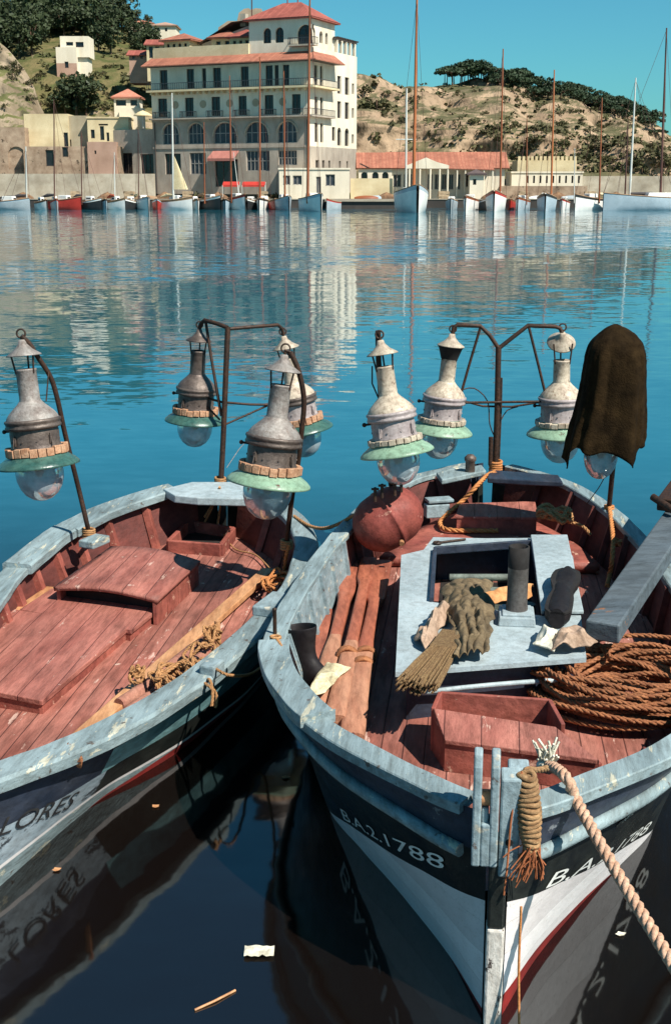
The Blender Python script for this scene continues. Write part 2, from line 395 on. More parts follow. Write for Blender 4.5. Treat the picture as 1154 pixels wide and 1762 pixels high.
# ================================================================== the two moored fishing boats
def LP(root, px, py, z):
    """surveyed point of the photograph at height z, in the boat's own frame"""
    return ROOT[root.name].inverted() @ PZ(px, py, z)
class Hull:
    def __init__(s, hb, wb, sheer, s0, s1, deck, flare=.9):
        s.flare = flare
        s.hb = curve_fn(hb); s.wb = curve_fn(wb); s.sh = curve_fn(sheer); s.s0 = s0; s.s1 = s1; s.deck = deck
        n = 1200; pts = [(s.hb(s0 + (s1-s0)*i/n), s0 + (s1-s0)*i/n) for i in range(n+1)]
        acc = [0]
        for a, b in zip(pts, pts[1:]): acc.append(acc[-1] + math.hypot(b[0]-a[0], b[1]-a[1]))
        s.L = acc[-1]; s.acc = acc; s.n = n
        s.ss = [s.at(i/110) for i in range(111)]
    def at(s, t):
        d = t * s.L
        import bisect
        i = min(max(bisect.bisect_left(s.acc, d), 1), s.n); a, b = s.acc[i-1], s.acc[i]
        return s.s0 + (s.s1 - s.s0) * (i - 1 + (d-a)/(b-a+1e-9)) / s.n
    def x(s, y, z):
        H, w, sh = s.hb(y), s.wb(y), s.sh(y)
        if z >= 0: return w + (H - w) * (z / sh) ** s.flare
        return w * max(.0, 1 - .75 * (-z / .5) ** 1.4)
    def pt(s, y, z, side, off=0.0):
        x = s.x(y, z)
        if off:
            e = .01
            tx = s.x(min(y+e, s.s1), z) - s.x(max(y-e, s.s0), z); ty = min(y+e, s.s1) - max(y-e, s.s0)
            l = math.hypot(tx, ty); nx, ny = ty / l, -tx / l
            x += nx * off; y += ny * off
        return Vector((side * x, y, z))
    def plan(s, y, side, off):
        """point on the sheer plan curve moved sideways by off (outwards positive)"""
        e = .004
        a, b = max(y-e, s.s0), min(y+e, s.s1)
        tx = s.hb(b) - s.hb(a); ty = b - a; l = math.hypot(tx, ty)
        return max(0.0, s.hb(y) + ty / l * off) * side, y - tx / l * off
    def skin(s, zrows, matfn):
        mb = MB()
        for side in (-1, 1):
            rows = [[s.pt(y, z, side) for z in zrows(y, side)] for y in s.ss]
            n = len(rows[0]); o = len(mb.v); mb.v += [tuple(p) for r_ in rows for p in r_]
            for i in range(len(rows)-1):
                for k in range(n-1):
                    q = (o+i*n+k, o+(i+1)*n+k, o+(i+1)*n+k+1, o+i*n+k+1)
                    mb.f.append(q if side > 0 else q[::-1]); mb.m.append(matfn((s.ss[i]+s.ss[i+1])/2, k)); mb.s.append(True)
        return mb
    def strip(s, side, section, lo=None, hi=None, step=1):
        """sweep a closed section [(offset, dz)] along the sheer"""
        lo = s.s0 if lo is None else lo; hi = s.s1 if hi is None else hi
        ys = [y for y in s.ss if lo < y < hi]; ys = [lo] + ys + [hi]; rows = []
        for y in ys:
            r_ = []
            for off, dz in section:
                j = .005*noise.noise(Vector((y*5, off*9, side*3))); k_ = .004*noise.noise(Vector((y*4, off*7 + 5, side))); x, yy = s.plan(y, side, off + j); r_.append(Vector((x, yy, s.sh(y) + dz + k_)))
            rows.append(r_)
        mb = MB(); mb.grid(rows, 0, False, True)
        n = len(section); mb.f += [tuple(range(n)), tuple(range(len(mb.v)-n, len(mb.v)))]; mb.m += [0, 0]; mb.s += [False, False]
        return mb
    def lining(s, side, off, z0, lo, hi, dz=0.0):
        mb = MB(); rows = []
        for y in [q for q in s.ss if lo <= q <= hi]:
            r_ = []
            for k in range(5):
                z = z0 + (s.sh(y) + dz - z0) * k / 4
                x, yy = s.plan(y, side, off - (s.hb(y) - s.x(y, z)) * .9); r_.append(Vector((x, yy, z)))
            rows.append(r_)
        mb.grid(rows); return mb
    def deck_mesh(s, off, z, camber=.03, lo=None, hi=None):
        mb = MB(); rows = []
        for y in s.ss:
            xr = max(0.0, s.x(y, z) + off - .02); yy = y
            if y < s.s0 + .15 or y > s.s1 - .12: continue
            if lo is not None and (yy < lo or yy > hi): continue
            rows.append([Vector((xr * (k/6 - 1), yy, z + camber * (1 - (k/6 - 1)**2))) for k in range(13)])
        rows.sort(key=lambda r_: r_[0].y)
        keep = [rows[0]]
        for r_ in rows[1:]:
            if r_[0].y > keep[-1][0].y + .004: keep.append(r_)
        mb.grid(keep); return mb
    def rib(s, y, side, z0, w=.05, d=.06, dz=-.005, off=-.075):
        mb = MB(); sh = s.sh(y)
        x0, y0 = s.plan(y, side, off - (s.hb(y) - s.x(y, z0)) * .9); x1, y1 = s.plan(y, side, off)
        mb.beam((x0, y0, z0), (x1, y1, sh + dz), w, d, (0, 1, 0)); return mb
def subdiv(vals, ns):
    out = [vals[0]]
    for a, b, n in zip(vals, vals[1:], ns):
        out += [a + (b - a) * k / n for k in range(1, n + 1)]
    return out
def letters(text, fn, size, name, m, parent, shear=.2, spacing=1.0, thick=0):
    """lettering in the default font, laid onto a surface by fn(along, up)"""
    cu = bpy.data.curves.new('tmp', 'FONT'); cu.body = text; cu.size = size; cu.shear = shear; cu.space_character = spacing; cu.resolution_u = 3; cu.offset = thick
    o = bpy.data.objects.new('tmp', cu); col.objects.link(o)
    dg = bpy.context.evaluated_depsgraph_get(); dg.update()
    me = o.evaluated_get(dg).to_mesh(); mb = MB()
    mb.add([fn(v.co.x, v.co.y) for v in me.vertices], [tuple(p.vertices) for p in me.polygons])
    wdt = max(v.co.x for v in me.vertices); o.evaluated_get(dg).to_mesh_clear()
    bpy.data.objects.remove(o); bpy.data.curves.remove(cu)
    return mb.build(name, m, parent), wdt

# ---------------------------------------------------------------- right-hand boat (bow towards the quay)
RB = thing('fishing_boat', 'blue railed fishing boat with pale cabin roof, bow post and white lower bow', 'fishing boat', (.70, 4.72, 0), R(-6.5), 'fishing boats moored side by side')
hr = Hull([(0,.05),(.09,.2),(.27,.40),(.75,.84),(1.14,1.07),(1.65,1.27),(2.15,1.37),(2.62,1.385),(3.9,1.32),(5.0,1.18),(5.6,1.05),(6.3,.77),(6.75,.38),(6.95,.12),(7.0,.05)],
          [(0,.045),(.39,.19),(.86,.43),(1.32,.70),(1.75,.94),(2.4,1.12),(3.2,1.2),(4.2,1.16),(5.4,.86),(6.2,.45),(6.7,.12),(7.0,.03)],
          [(0,1.0),(.5,.975),(1.1,.93),(2.5,.87),(4,.86),(5.5,.89),(6.5,.94),(7,.97)], 0, 7.0, .50, 1.15)
zbR = lin([(0,.575),(.4,.46),(1.0,.25),(1.75,.0),(2.6,-.15),(7,-.2)]); zrR = lin([(0,.14),(.6,.10),(1.6,.01),(2.4,-.16),(7,-.25)])
def rowsR(y, side):
    sh = hr.sh(y); b = zbR(y); r_ = min(zrR(y) - (.11 if side < 0 else .035), b - .008)      # the boot top sits higher on the right side
    return subdiv([sh, sh - .2, b, r_, -.45], [2, 6, 4, 4])
hr.skin(rowsR, lambda y, k: 0 if k < 2 else 1 if k < 8 else 2 if k < 12 else 3).build('hull', [m_navy, m_black, m_white, m_redboot], RB)
capsec = [(.03, -.03), (.03, .016), (.024, .022), (-.098, .026), (-.106, .018), (-.106, -.02)]
for sd in (-1, 1):
    hr.strip(sd, capsec, .06, 6.88).build('gunwale', m_bluerail, RB)
    mb = MB(); mb.tube([hr.pt(y, hr.sh(y) - .215, sd, .02) for y in hr.ss if .05 < y < 6.9], .032, 10); mb.build('rubbing_strake', m_bluerail, RB)
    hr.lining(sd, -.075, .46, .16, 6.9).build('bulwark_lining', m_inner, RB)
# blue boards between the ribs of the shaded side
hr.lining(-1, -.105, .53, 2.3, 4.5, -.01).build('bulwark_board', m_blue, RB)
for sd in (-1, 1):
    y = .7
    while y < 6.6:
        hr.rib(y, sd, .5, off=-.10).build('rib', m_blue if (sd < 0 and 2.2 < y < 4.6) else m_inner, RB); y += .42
hr.deck_mesh(-.07, .50).build('deck', m_deck, RB)
# raised stern deck with rounded front edge, and the stern boards
mb = hr.deck_mesh(-.2, .60, .02, 4.95, 6.8); mb.build('stern_deck', m_redwood, RB).modifiers.new('thick', 'SOLIDIFY').thickness = .08
# stem, registration marks
mb = MB()
mb.frame((0, -.035, .70), .075, .10, .42, (1,0,0), (0,1,0), (0,0,1), 1); mb.frame((0, -.037, .245), .078, .10, .49, (1,0,0), (0,1,0), (0,0,1), 0); mb.frame((0,-.035,-.22), .075, .10, .44, (1,0,0), (0,1,0), (0,0,1), 2)
mb.build('stem', [mat('flaking_white_paint', (.74,.70,.64), (.6,.56,.5), .6, 9, .3, 40, (1,1,.5), ((.035,.02,.018), .59, 13), blot=.2), m_black, m_redboot], RB, .012)
mb = MB()
pts = [(-.055,.0),(.055,0),(.055,.46),(.04,.51),(0,.53),(-.04,.51),(-.055,.46)]
for x in (-.095, -.022):   # two cheeks of the bow roller
    M_ = Matrix.Translation((x - .02, -.05, .80)) @ Matrix(((0,0,1,0),(1,0,0,0),(0,1,0,0),(0,0,0,1)))
    mb.prism(pts, 0, .036, 0, M_)
mb.box((-.058, -.05, .90), (.042, .105, .2)); mb.box((-.062, -.048, 1.03), (.03, .07, .07))
mb.build('roller_cheek', m_blue, RB, .008)
mb = MB(); mb.tube([(-.085, -.05, 1.10), (-.03, -.05, 1.10)], .035, 14); mb.build('roller', m_spar, RB)
mb = MB(); mb.box((.042, -.035, .98), (.085, .12, .46)); mb.box((.075, .06, 1.13), (.09, .1, .16)); mb.build('stem_head', m_blue, RB, .01)
mb = MB(); mb.tube([(.042, -.101, .92), (.042, -.06, .92)], .016, 12); mb.build('bolt_hole_shade', m_soot, RB)  # black plug on the face, painted shade of a hole
def hull_px(h, root, side, px, py):
    best = (1e9, 0, 0); M_ = ROOT[root.name]
    for i in range(0, 160):
        y = h.s0 + (h.s1 - h.s0) * i / 159
        for k in range(0, 40):
            z = .1 + k * .022
            if z > h.sh(y): break
            a, b = proj(M_ @ h.pt(y, z, side)); d = (a-px)**2 + (b-py)**2
            if d < best[0]: best = (d, y, z)
    return best[1], best[2]
def hull_text(h, root, side, text, pA, pB, size, m, shear, name='registration_number'):
    yA, zA = hull_px(h, root, side, *pA); yB, zB = hull_px(h, root, side, *pB)
    n = 60; path = []
    for i in range(-6, n + 7):
        t = i / n; path.append(h.pt(min(max(yA + (yB-yA)*t, h.s0+.02), h.s1), zA + (zB-zA)*t, side, .006))
    acc = [0]
    for a, b in zip(path, path[1:]): acc.append(acc[-1] + (b-a).length)
    L = acc[n+6] - acc[6]
    cu, w = letters(text, lambda u, v: Vector((u, v, 0)), size, 'tmpname', m, None, shear)
    bpy.data.objects.remove(cu); sp = L / w
    def fn(u, v):
        t = (u * sp / L); y = yA + (yB-yA)*t; z = zA + (zB-zA)*t + v
        return h.pt(min(max(y, h.s0+.02), h.s1), z, side, .007)
    return letters(text, fn, size, name, m, root, shear)[0]
hull_text(hr, RB, -1, 'B.A.2.1788', (590, 1406), (764, 1498), .105, m_letter_w, .12)
hull_text(hr, RB, 1, 'B.A.2.1788', (932, 1530), (1130, 1452), .105, m_letter_w, .22)

def hull_patch(h, root, side, px, py, w, hh, m, name):
    y, z = hull_px(h, root, side, px, py); mb = MB(); n = 4
    mb.grid([[h.pt(min(max(y + w*(i/n - .5), .03), h.s1), z + hh*(k - .5), side, .006) for i in range(n+1)] for k in (0, 1)]); mb.build(name, m, root)
m_faint = mat('worn_white_mark', (.52,.54,.47), (.3,.32,.28), .5, 20, chips=((.014,.016,.014), .46, 26), blot=0, grime=0)
for px, py, w, hh in ((952,1447,.10,.05),(1004,1432,.09,.05),(1075,1408,.13,.025)): hull_patch(hr, RB, 1, px, py, w, hh, m_faint, 'worn_mark')
# cabin roof (engine house) with opening, lid plank and funnel
CZ = .86
def cpt(px, py, z=CZ): p = LP(RB, px, py, z); return (p.x, p.y)
mb = MB()
A_ = cpt(680,1157); B_ = cpt(1008,1132); C_ = cpt(985,958); C2 = cpt(958,925); D2 = cpt(835,926); D_ = cpt(745,924); E1 = cpt(728,946); E_ = cpt(690,955)
o1 = cpt(742,1036); o2 = cpt(748,948); o3 = cpt(915,936); o4 = cpt(935,1060); o5 = cpt(860,1060); o6 = cpt(848,1040)
outer = [A_, B_, C_, C2, D2, D_, E1, E_]
def plate(mb, poly, z, t, m=0): mb.prism(poly, z - t, z, m)
plate(mb, [A_, o1, o2, E1, E_], CZ, .03); plate(mb, [E1, o2, o3, C2, D2, D_], CZ - .001, .03)
plate(mb, [A_, B_, o4, o1], CZ + .0012, .03); plate(mb, [B_, C_, C2, o3, o4], CZ + .002, .03)
cab = mb.build('cabin_roof', m_cabin, RB)
mb = MB()
inset = lambda p, q=.05: (p[0] * (1 - q * 1.2), p[1] + (q * (1 if p[1] < 3 else -1)))
wl_ = [inset(A_, .09), inset(B_, .09), inset(C_), inset(C2), inset(D_), inset(E_)]
for a, b in zip(wl_, wl_[1:] + wl_[:1]):
    c_ = Vector((*a, .5)); d_ = Vector((*b, .5)); mb.add([c_, d_, d_ + Vector((0,0,.335)), c_ + Vector((0,0,.335))], [(0,1,2,3)])
mb.build('cabin_wall', m_navy, RB).modifiers.new('thick', 'SOLIDIFY').thickness = .02
mb = MB(); q0 = Vector((*inset(A_, .07), .70)); q1 = Vector((*inset(B_, .07), .70))
mb.tube([q0.lerp(q1, t) + Vector((0, -.02 - .03*math.sin(math.pi*t), .025*math.sin(math.pi*t))) for t in [.10 + .78*i/16 for i in range(17)]], .016, 8); mb.build('trim_moulding', m_cabin, RB)
mb = MB()   # raised rim of the opening, dark inside
for a, b in ((o1, o2), (o2, o3), (o3, o4)):
    mb.beam((*a, CZ + .005), (*b, CZ + .005), .028, .06)
mb.build('hatch_rim', m_navy, RB, .004)
mb = MB(); mb.prism([cpt(912,927), cpt(975,927), cpt(1003,1060), cpt(930,1060)], CZ + .012, CZ + .036); mb.build('sliding_lid', m_cabin, RB, .006)
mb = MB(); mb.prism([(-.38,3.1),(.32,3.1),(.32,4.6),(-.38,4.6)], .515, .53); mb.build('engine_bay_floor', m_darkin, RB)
mb = MB()
mb.box((-.07,3.75,.62), (.5,.34,.2)); mb.box((.02,3.62,.76), (.36,.12,.05)); mb.tube([(-.3,3.95,.77),(.25,3.95,.79)], .028, 10)
mb.tube([(-.3,3.5,.62),(-.3,3.5,.8)], .04, 10); mb.tube([(.26,3.5,.6),(.26,3.5,.74)], .055, 10); mb.box((-.1,3.95,.7), (.24,.1,.1))
mb.build('engine', m_machine, RB, .008)
fb = LP(RB, 888, 1072, CZ)
mb = MB(); mb.box((fb.x, fb.y + .05, CZ + .03), (.24, .26, .06), 0, 0, .94); mb.box((fb.x, fb.y + .05, CZ + .065), (.19, .2, .02)); mb.build('funnel_base', m_cabin, RB, .008)
mb = MB(); mb.lathe([(.072,.06),(.070,.10),(.066,.11),(.066,.36)], Matrix.Translation((fb.x, fb.y + .06, CZ)), 24, 0); mb.lathe([(.066,.36),(.067,.50),(.056,.50),(.052,.3)], Matrix.Translation((fb.x, fb.y + .06, CZ)), 24, 1)
fu = mb.build('funnel', [m_pipe, m_soot], RB)
# stern breasthook, boards and post socket
mb = MB(); zz = 1.0
mb.prism([LP(RB,842,808,zz).xy[:], LP(RB,960,817,zz).xy[:], LP(RB,968,829,zz).xy[:], LP(RB,900,826,zz).xy[:], LP(RB,838,822,zz).xy[:]], zz - .05, zz); mb.build('breasthook', m_navy, RB, .01)
mb = MB(); mb.prism([LP(RB,750,813,zz).xy[:], LP(RB,828,800,zz).xy[:], LP(RB,836,810,zz).xy[:], LP(RB,760,826,zz).xy[:]], zz - .045, zz + .003); mb.build('breasthook', m_bluerail, RB, .01)
p = LP(RB, 808, 812, 1.0); mb = MB(); mb.lathe([(.045,0),(.045,.10),(.055,.11),(.055,.14),(.03,.165),(0,.17)], Matrix.Translation((p.x, p.y, 1.0)), 14); mb.build('bollard', m_zincdark, RB)
for (px, py, z) in ((755, 860, .83),):
    p = LP(RB, px, py, z); mb = MB(); mb.box((p.x, p.y, z), (.24, .14, .03), .35); mb.box((p.x - .02, p.y - .03, z - .09), (.22, .10, .12), .35); mb.build('cleat_block', m_blue, RB, .008)
# thole pins at the shoulder
p = LP(RB, 473, 1092, .89); mb = MB(); mb.lathe([(.013,0),(.012,.16),(.017,.17),(0,.18)], Matrix.Translation((p.x, p.y, .89)), 10); mb.build('thole_pin', m_iron, RB)
p = LP(RB, 485, 1135, .92); hr.strip(-1, [(.045,.0),(.045,.055),(-.14,.06),(-.14,.0)], .9, 2.1).build('rail_doubler', m_bluerail, RB, .006)

# ---------------------------------------------------------------- left-hand boat (stern away)
LB = thing('fishing_boat', 'fishing boat with red deck hatches and black name letters on its bow', 'fishing boat', (-1.043, 10.831, 0), R(-7), 'fishing boats moored side by side')
hl = Hull([(-5.95,.04),(-5.85,.13),(-5.65,.24),(-5.18,.47),(-4.46,.71),(-3.73,.89),(-2.92,1.03),(-2.36,1.10),(-1.65,1.07),(-1.0,.91),(-.6,.70),(-.28,.48),(-.05,.2),(.06,.05)],
          [(-5.95,.02),(-5.25,.03),(-4.8,.09),(-4.43,.28),(-4.1,.46),(-3.68,.60),(-3.2,.75),(-2.4,.84),(-1.5,.72),(-.7,.4),(-.2,.1),(.06,.03)],
          [(-5.95,.98),(-5.2,.89),(-4.2,.82),(-3,.80),(-1.8,.84),(-.8,.9),(.06,.96)], -5.95, .06, .52)
def rowsL(y, side):
    sh = hl.sh(y)
    w_ = .36 + .10 * min(1, max(0, (-3.2 - y) / 2)); t_ = .002 + .15 * min(1, max(0, (-4.1 - y) / 1.1)) ** 1.3; return subdiv([sh, sh - .12, sh - .27, w_, w_ - .022, w_ - .022 - t_, -.3], [1, 2, 4, 1, 1, 5])
def matL(y, k):
    if k < 1: return 0
    if k < 3: return 0 if y < -4.95 else 3 if y < -2.1 else 1
    if k < 7: return 4 if y < -4.88 else 1
    if k < 8: return 2
    return 6 if k == 8 else 5
hl.skin(rowsL, matL).build('hull', [m_navy, m_black, m_white, m_teal, m_plate, m_redboot, m_bluerail], LB)
capL = [(.045, -.045), (.05, .01), (.035, .026), (-.125, .03), (-.135, .022), (-.135, -.02)]
hl.strip(1, capL, -5.9, -.42).build('gunwale', m_bluerail, LB)
hl.strip(-1, capL, -5.9, -.3).build('gunwale', m_bluerail, LB)
hl.strip(-1, [(.056, -.04), (.056, .055), (.035, .068), (-.15, .058), (-.165, .045), (-.165, -.015)], -2.3, -1.42).build('gunwale', m_bluerail, LB)
hl.strip(-1, [(.054, -.042), (.054, .048), (.033, .06), (-.16, .05), (-.172, .038), (-.172, -.017)], -1.40, -.22).build('gunwale', m_bluerail, LB)
for sd in (-1, 1):
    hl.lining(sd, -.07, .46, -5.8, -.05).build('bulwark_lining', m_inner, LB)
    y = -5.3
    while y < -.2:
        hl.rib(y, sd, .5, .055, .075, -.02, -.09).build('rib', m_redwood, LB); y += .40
hl.deck_mesh(-.06, .52).build('deck', m_deck, LB)
mb = MB(); mb.beam((0,.05,-.3),(0,.09,.98), .07, .1, (0,1,0)); mb.build('sternpost', m_black, LB, .01)
mb = MB(); mb.beam((0,-5.95,-.3),(0,-6.02,1.12), .08, .12, (0,1,0)); mb.build('stem', m_blue, LB, .01)
zz = 1.0
mb = MB(); mb.prism([LP(LB,281,841,zz).xy[:], LP(LB,330,829,zz).xy[:], LP(LB,420,829,zz).xy[:], LP(LB,428,858,zz).xy[:], LP(LB,340,856,zz).xy[:], LP(LB,300,852,zz).xy[:]], zz - .07, zz); mb.build('stern_board', m_cabin, LB, .01)
# text on the bow
hull_text(hl, LB, 1, 'LORES', (-8, 1442), (126, 1384), .135, m_letter_k, .32, 'boat_name')
# hatches
def lp2(px, py, z): p = LP(LB, px, py, z); return (p.x, p.y)
HZ = .64
a = lp2(68,1205,HZ); b = lp2(222,1078,HZ); b2 = lp2(226,1083,HZ); c = lp2(272,1046,HZ); w = .92
def hatch_slab(name, poly, z0, z1, mat_, inset_=.02):
    mb = MB(); mb.prism(poly, z1 - .035, z1); h_ = mb.build(name, mat_, LB, .006)
    cx = sum(p[0] for p in poly)/len(poly); cy = sum(p[1] for p in poly)/len(poly)
    mb = MB(); mb.prism([(p[0] + (cx-p[0])*inset_*1.3, p[1] + (cy-p[1])*inset_) for p in poly], z0, z1 - .035); k = mb.build('coaming', m_redwood, h_); return h_
hatch_slab('hatch', [a, (a[0]+.02, a[1]), b, (b[0]-w, b[1]+.25), (a[0]-w, a[1]+.28)], .52, HZ, m_hatch)
hatch_slab('hatch', [b2, c, (c[0]-w, c[1]+.35), (b2[0]-w, b2[1]+.32)], .52, HZ - .004, m_hatch)
# larger cambered hatch behind
UZ = .745
f0 = lp2(92,1010,UZ); f1 = lp2(272,1032,UZ); r1 = lp2(345,965,UZ); r0 = (f0[0] + r1[0] - f1[0] + .02, f0[1] + (r1[1]-f1[1]) + .12)
mb = MB(); rows = []
for j in range(9):
    t = j / 8; L_ = Vector(f0).lerp(Vector(r0), t); R_ = Vector(f1).lerp(Vector(r1), t)
    rows.append([Vector((*L_.lerp(R_, k/12), UZ + .04 * math.sin(math.pi * k / 12))) for k in range(13)])
mb.grid(rows); hu = mb.build('hatch', m_hatch, LB); md = hu.modifiers.new('thick', 'SOLIDIFY'); md.thickness = .035; md.offset = -1
mb = MB()
for k in range(4):
    p0 = Vector(f1).lerp(Vector(r1), k/4 + .008); p1 = Vector(f1).lerp(Vector(r1), (k+1)/4 - .008)
    mb.beam((p0.x - .03, p0.y, .62), (p1.x - .03, p1.y, .62), .03, .2)
for t in (0, 1):
    p0 = Vector(f0 if t else f1).lerp(Vector(r0 if t else r1), .5)
mb.beam((f0[0] + .03, f0[1] + .02, .62), (r0[0] + .03, r0[1], .62), .03, .2); mb.beam((r0[0] + .02, r0[1] - .02, .62), (r1[0] - .02, r1[1] - .02, .62), .03, .2)
mb.build('coaming', m_redwood, hu, .004)
mb = MB(); mb.prism([(f0[0]+.05,f0[1]+.12),(f1[0]-.06,f1[1]+.12),(r1[0]-.06,r1[1]-.06),(r0[0]+.06,r0[1]-.06)], .545, .70); mb.build('hatch_well_shade', m_darkin, hu)  # solid near-black block painted as the shade under the hatch slab
# small coaming at the stern end
cz = .63
g = [lp2(290,934,cz), lp2(380,941,cz), lp2(402,912,cz), lp2(325,900,cz)]
mb = MB()
for i in range(4):
    p0, p1 = Vector(g[i]), Vector(g[(i+1) % 4]); mb.beam((*p0, .595), (*p1, .595), .04, .12)
mb.build('stern_coaming', m_redwood, LB, .006)
mb = MB(); mb.prism([tuple(Vector(q).lerp(Vector((sum(v[0] for v in g)/4, sum(v[1] for v in g)/4)), .08)) for q in g], .552, .558); mb.build('stern_well_shade', m_darkin, LB)  # thin near-black sheet on the deck, painted shade of the opening
p = LP(LB, 285, 893, .9)
# oar crutch block on the near rail, and blocks where the lamp posts are lashed
for (px, py, z, s_) in ((470, 1040, .86, (.16,.34,.07)), (365, 1150, .86, (.10,.14,.08))):
    p = LP(LB, px, py, z); mb = MB(); mb.box((p.x, p.y, z), s_, R(-14)); mb.build('rail_block', m_blue, LB, .012)
p = LP(LB, 158, 925, .93); mb = MB(); mb.box((p.x + .02, p.y, .90), (.14, .22, .06), R(-20)); mb.build('rail_block', m_bluerail, LB, .01)

# the left boat was drawn at the right boat's freeboard; it floats lower and is a little larger
LB.location = (-1.043 * KL, 10.831 * KL, 0); ROOT[LB.name] = Matrix.Translation(LB.location) @ Matrix.Rotation(R(-7), 4, 'Z')
for o in LB.children_recursive:
    o.data.transform(Matrix.Translation((0, 0, CAM_H * (1 - KL))) @ Matrix.Scale(KL, 4)); ROOT[o.name] = ROOT[LB.name]
# ================================================================== fishing lamps and their iron frames
def axis_mat(A, B):
    z = (A - B); L = z.length; z.normalize()
    x = Vector((0, -1, 0)).cross(z); x.normalize(); y = z.cross(x)
    M = Matrix(((x.x*L, y.x*L, z.x*L, A.x), (x.y*L, y.y*L, z.y*L, A.y), (x.z*L, y.z*L, z.z*L, A.z), (0,0,0,1)))
    return M
def lamp(label, top, bot, y0, y1=None, metal=None, dark=None, enamel=None, rim=None, flare=False, captilt=0, gap=.09, w=1.0):
    A = PY(*top, y0); B = PY(*bot, y0 if y1 is None else y1); M = axis_mat(A, B)
    t = thing('fishing_lamp', label, 'lamp', tuple(A), 0, 'fishing lamps above the boats')
    S = Matrix.Diagonal((w, w, 1, 1)); MM = M @ S
    P = lambda mb, n, m, par=t, bev=0: mb.build(n, m, par, bev, True)
    metal = metal or m_zinc; dark = dark or m_zincdark; enamel = enamel or m_green; rim = rim or m_cork
    C = MM @ Matrix.Rotation(captilt, 4, 'X')
    mb = MB(); mb.lathe([(.0,.03),(.022,.028),(.03,0),(.06,-.035),(.112,-.068),(.115,-.076),(.108,-.074),(.05,-.045),(0,-.03)], C, 28); cp = P(mb, 'cap', metal if not flare else m_cream)
    mb = MB(); mb.tube([M @ Vector((0, 0, .02)), M @ Vector((0,0,.05))], .011, 8)
    mb.tube([M @ Vector((.028*math.cos(a), 0, .068 + .028*math.sin(a))) for a in [i*2*math.pi/14 for i in range(14)]], .008, 6, closed=True); P(mb, 'hook', m_iron)
    c0 = -.07 - gap
    for k in range(3):
        mb = MB(); a = k*2.09 + .5; mb.tube([MM @ Vector((.085*math.cos(a), .085*math.sin(a), -.058)), MM @ Vector((.066*math.cos(a), .066*math.sin(a), c0 - .03))], .008, 6); P(mb, 'cap_strut', m_iron)
    if flare:
        mb = MB(); mb.lathe([(.07,-.18),(.10,-.085),(.108,-.08),(.10,-.09),(.06,-.17)], MM, 24); P(mb, 'smoke_collar', m_soot); c0 = -.165
    mb = MB(); mb.lathe([(.055,c0-.02),(.062,c0),(.069,c0-.002),(.069,c0-.012),(.066,c0-.016),(.067,-.36),(.074,-.378)], MM, 24); mb.lathe([(.0,c0-.05),(.058,c0-.05)], MM, 24, 1); P(mb, 'chimney', [metal, m_soot])
    mb = MB(); mb.lathe([(.070,-.368),(.078,-.378),(.090,-.392),(.115,-.415),(.146,-.445),(.164,-.47),(.170,-.487)], MM, 28); P(mb, 'shoulder', metal)
    mb = MB(); mb.lathe([(.170,-.485),(.182,-.490),(.184,-.503),(.177,-.511),(.177,-.525),(.183,-.532),(.181,-.545),(.158,-.553)], MM, 28); P(mb, 'collar', dark)
    mb = MB(); mb.lathe([(.156,-.55),(.160,-.58),(.158,-.65),(.168,-.675)], MM, 28)
    for k in range(10):
        a = k*.628; mb.tube([MM @ Vector((.15*math.cos(a), .15*math.sin(a), -.625)), MM @ Vector((.163*math.cos(a), .163*math.sin(a), -.625))], .008, 6)
    for k in range(4):
        a = k*1.571 + .9; mb.frame(MM @ Vector((.162*math.cos(a), .162*math.sin(a), -.62)), .026, .02, .07, (math.cos(a+1.57), math.sin(a+1.57), 0), (math.cos(a), math.sin(a), 0), (0,0,1))
        mb.tube([MM @ Vector((.165*math.cos(a), .165*math.sin(a), -.58)), MM @ Vector((.178*math.cos(a), .178*math.sin(a), -.66))], .006, 6)
    P(mb, 'burner_housing', dark if metal is not m_cream else m_creamdark)
    mb = MB()
    for k in range(22):
        a = k*2*math.pi/22; r_ = .186 + random.uniform(-.004, .004); h = random.uniform(.048, .06); c = MM @ Vector((r_*math.cos(a), r_*math.sin(a), -.695 + random.uniform(-.005,.005)))
        if rim is not m_cork: h *= .7
        X = MM.to_3x3() @ Vector((-math.sin(a), math.cos(a), 0)); Yv = MM.to_3x3() @ Vector((math.cos(a), math.sin(a), 0)); Z = MM.to_3x3() @ Vector((0,0,1)); L = Z.length
        mb.frame(c, .050*L*w, .032*L, h*L, X, Yv, Z)
    P(mb, 'cork_ring' if rim is m_cork else 'clamp_ring', rim, t, .004)
    mb = MB(); mb.lathe([(.165,-.675),(.19,-.722),(.215,-.742),(.245,-.762),(.268,-.785),(.272,-.798),(.265,-.800),(.255,-.79),(.22,-.775),(.16,-.755),(.12,-.735),(0,-.73)], MM, 40); P(mb, 'reflector', enamel)
    mb = MB(); mb.lathe([(.135,-.765),(.150,-.80),(.157,-.845),(.153,-.89),(.137,-.94),(.108,-.985),(.065,-1.018),(.025,-1.03),(0,-1.032)], MM, 28); gl = P(mb, 'globe', m_glass)
    mb = MB(); mb.tube([MM @ Vector((0,0,-.74)), MM @ Vector((0,0,-.80))], .02, 8); mb.blob(MM @ Vector((0,0,-.835)), .038, (1,1,1.3)); mb.build('mantle', m_mantle, gl, 0, True)
    mb = MB(); mb.tube([MM @ Vector((.15,-.02,-.56)), MM @ Vector((.2,-.03,-.56))], .01, 6); mb.blob(MM @ Vector((.205,-.03,-.56)), .018); P(mb, 'valve_knob', m_iron)
    return t
survey(True)
lamp('grey fishing lamp with green shade on the bent post at the left boat\'s far rail', (39,592), (74,853), 9.05, 8.95, enamel=m_greendark, dark=m_zincdark)
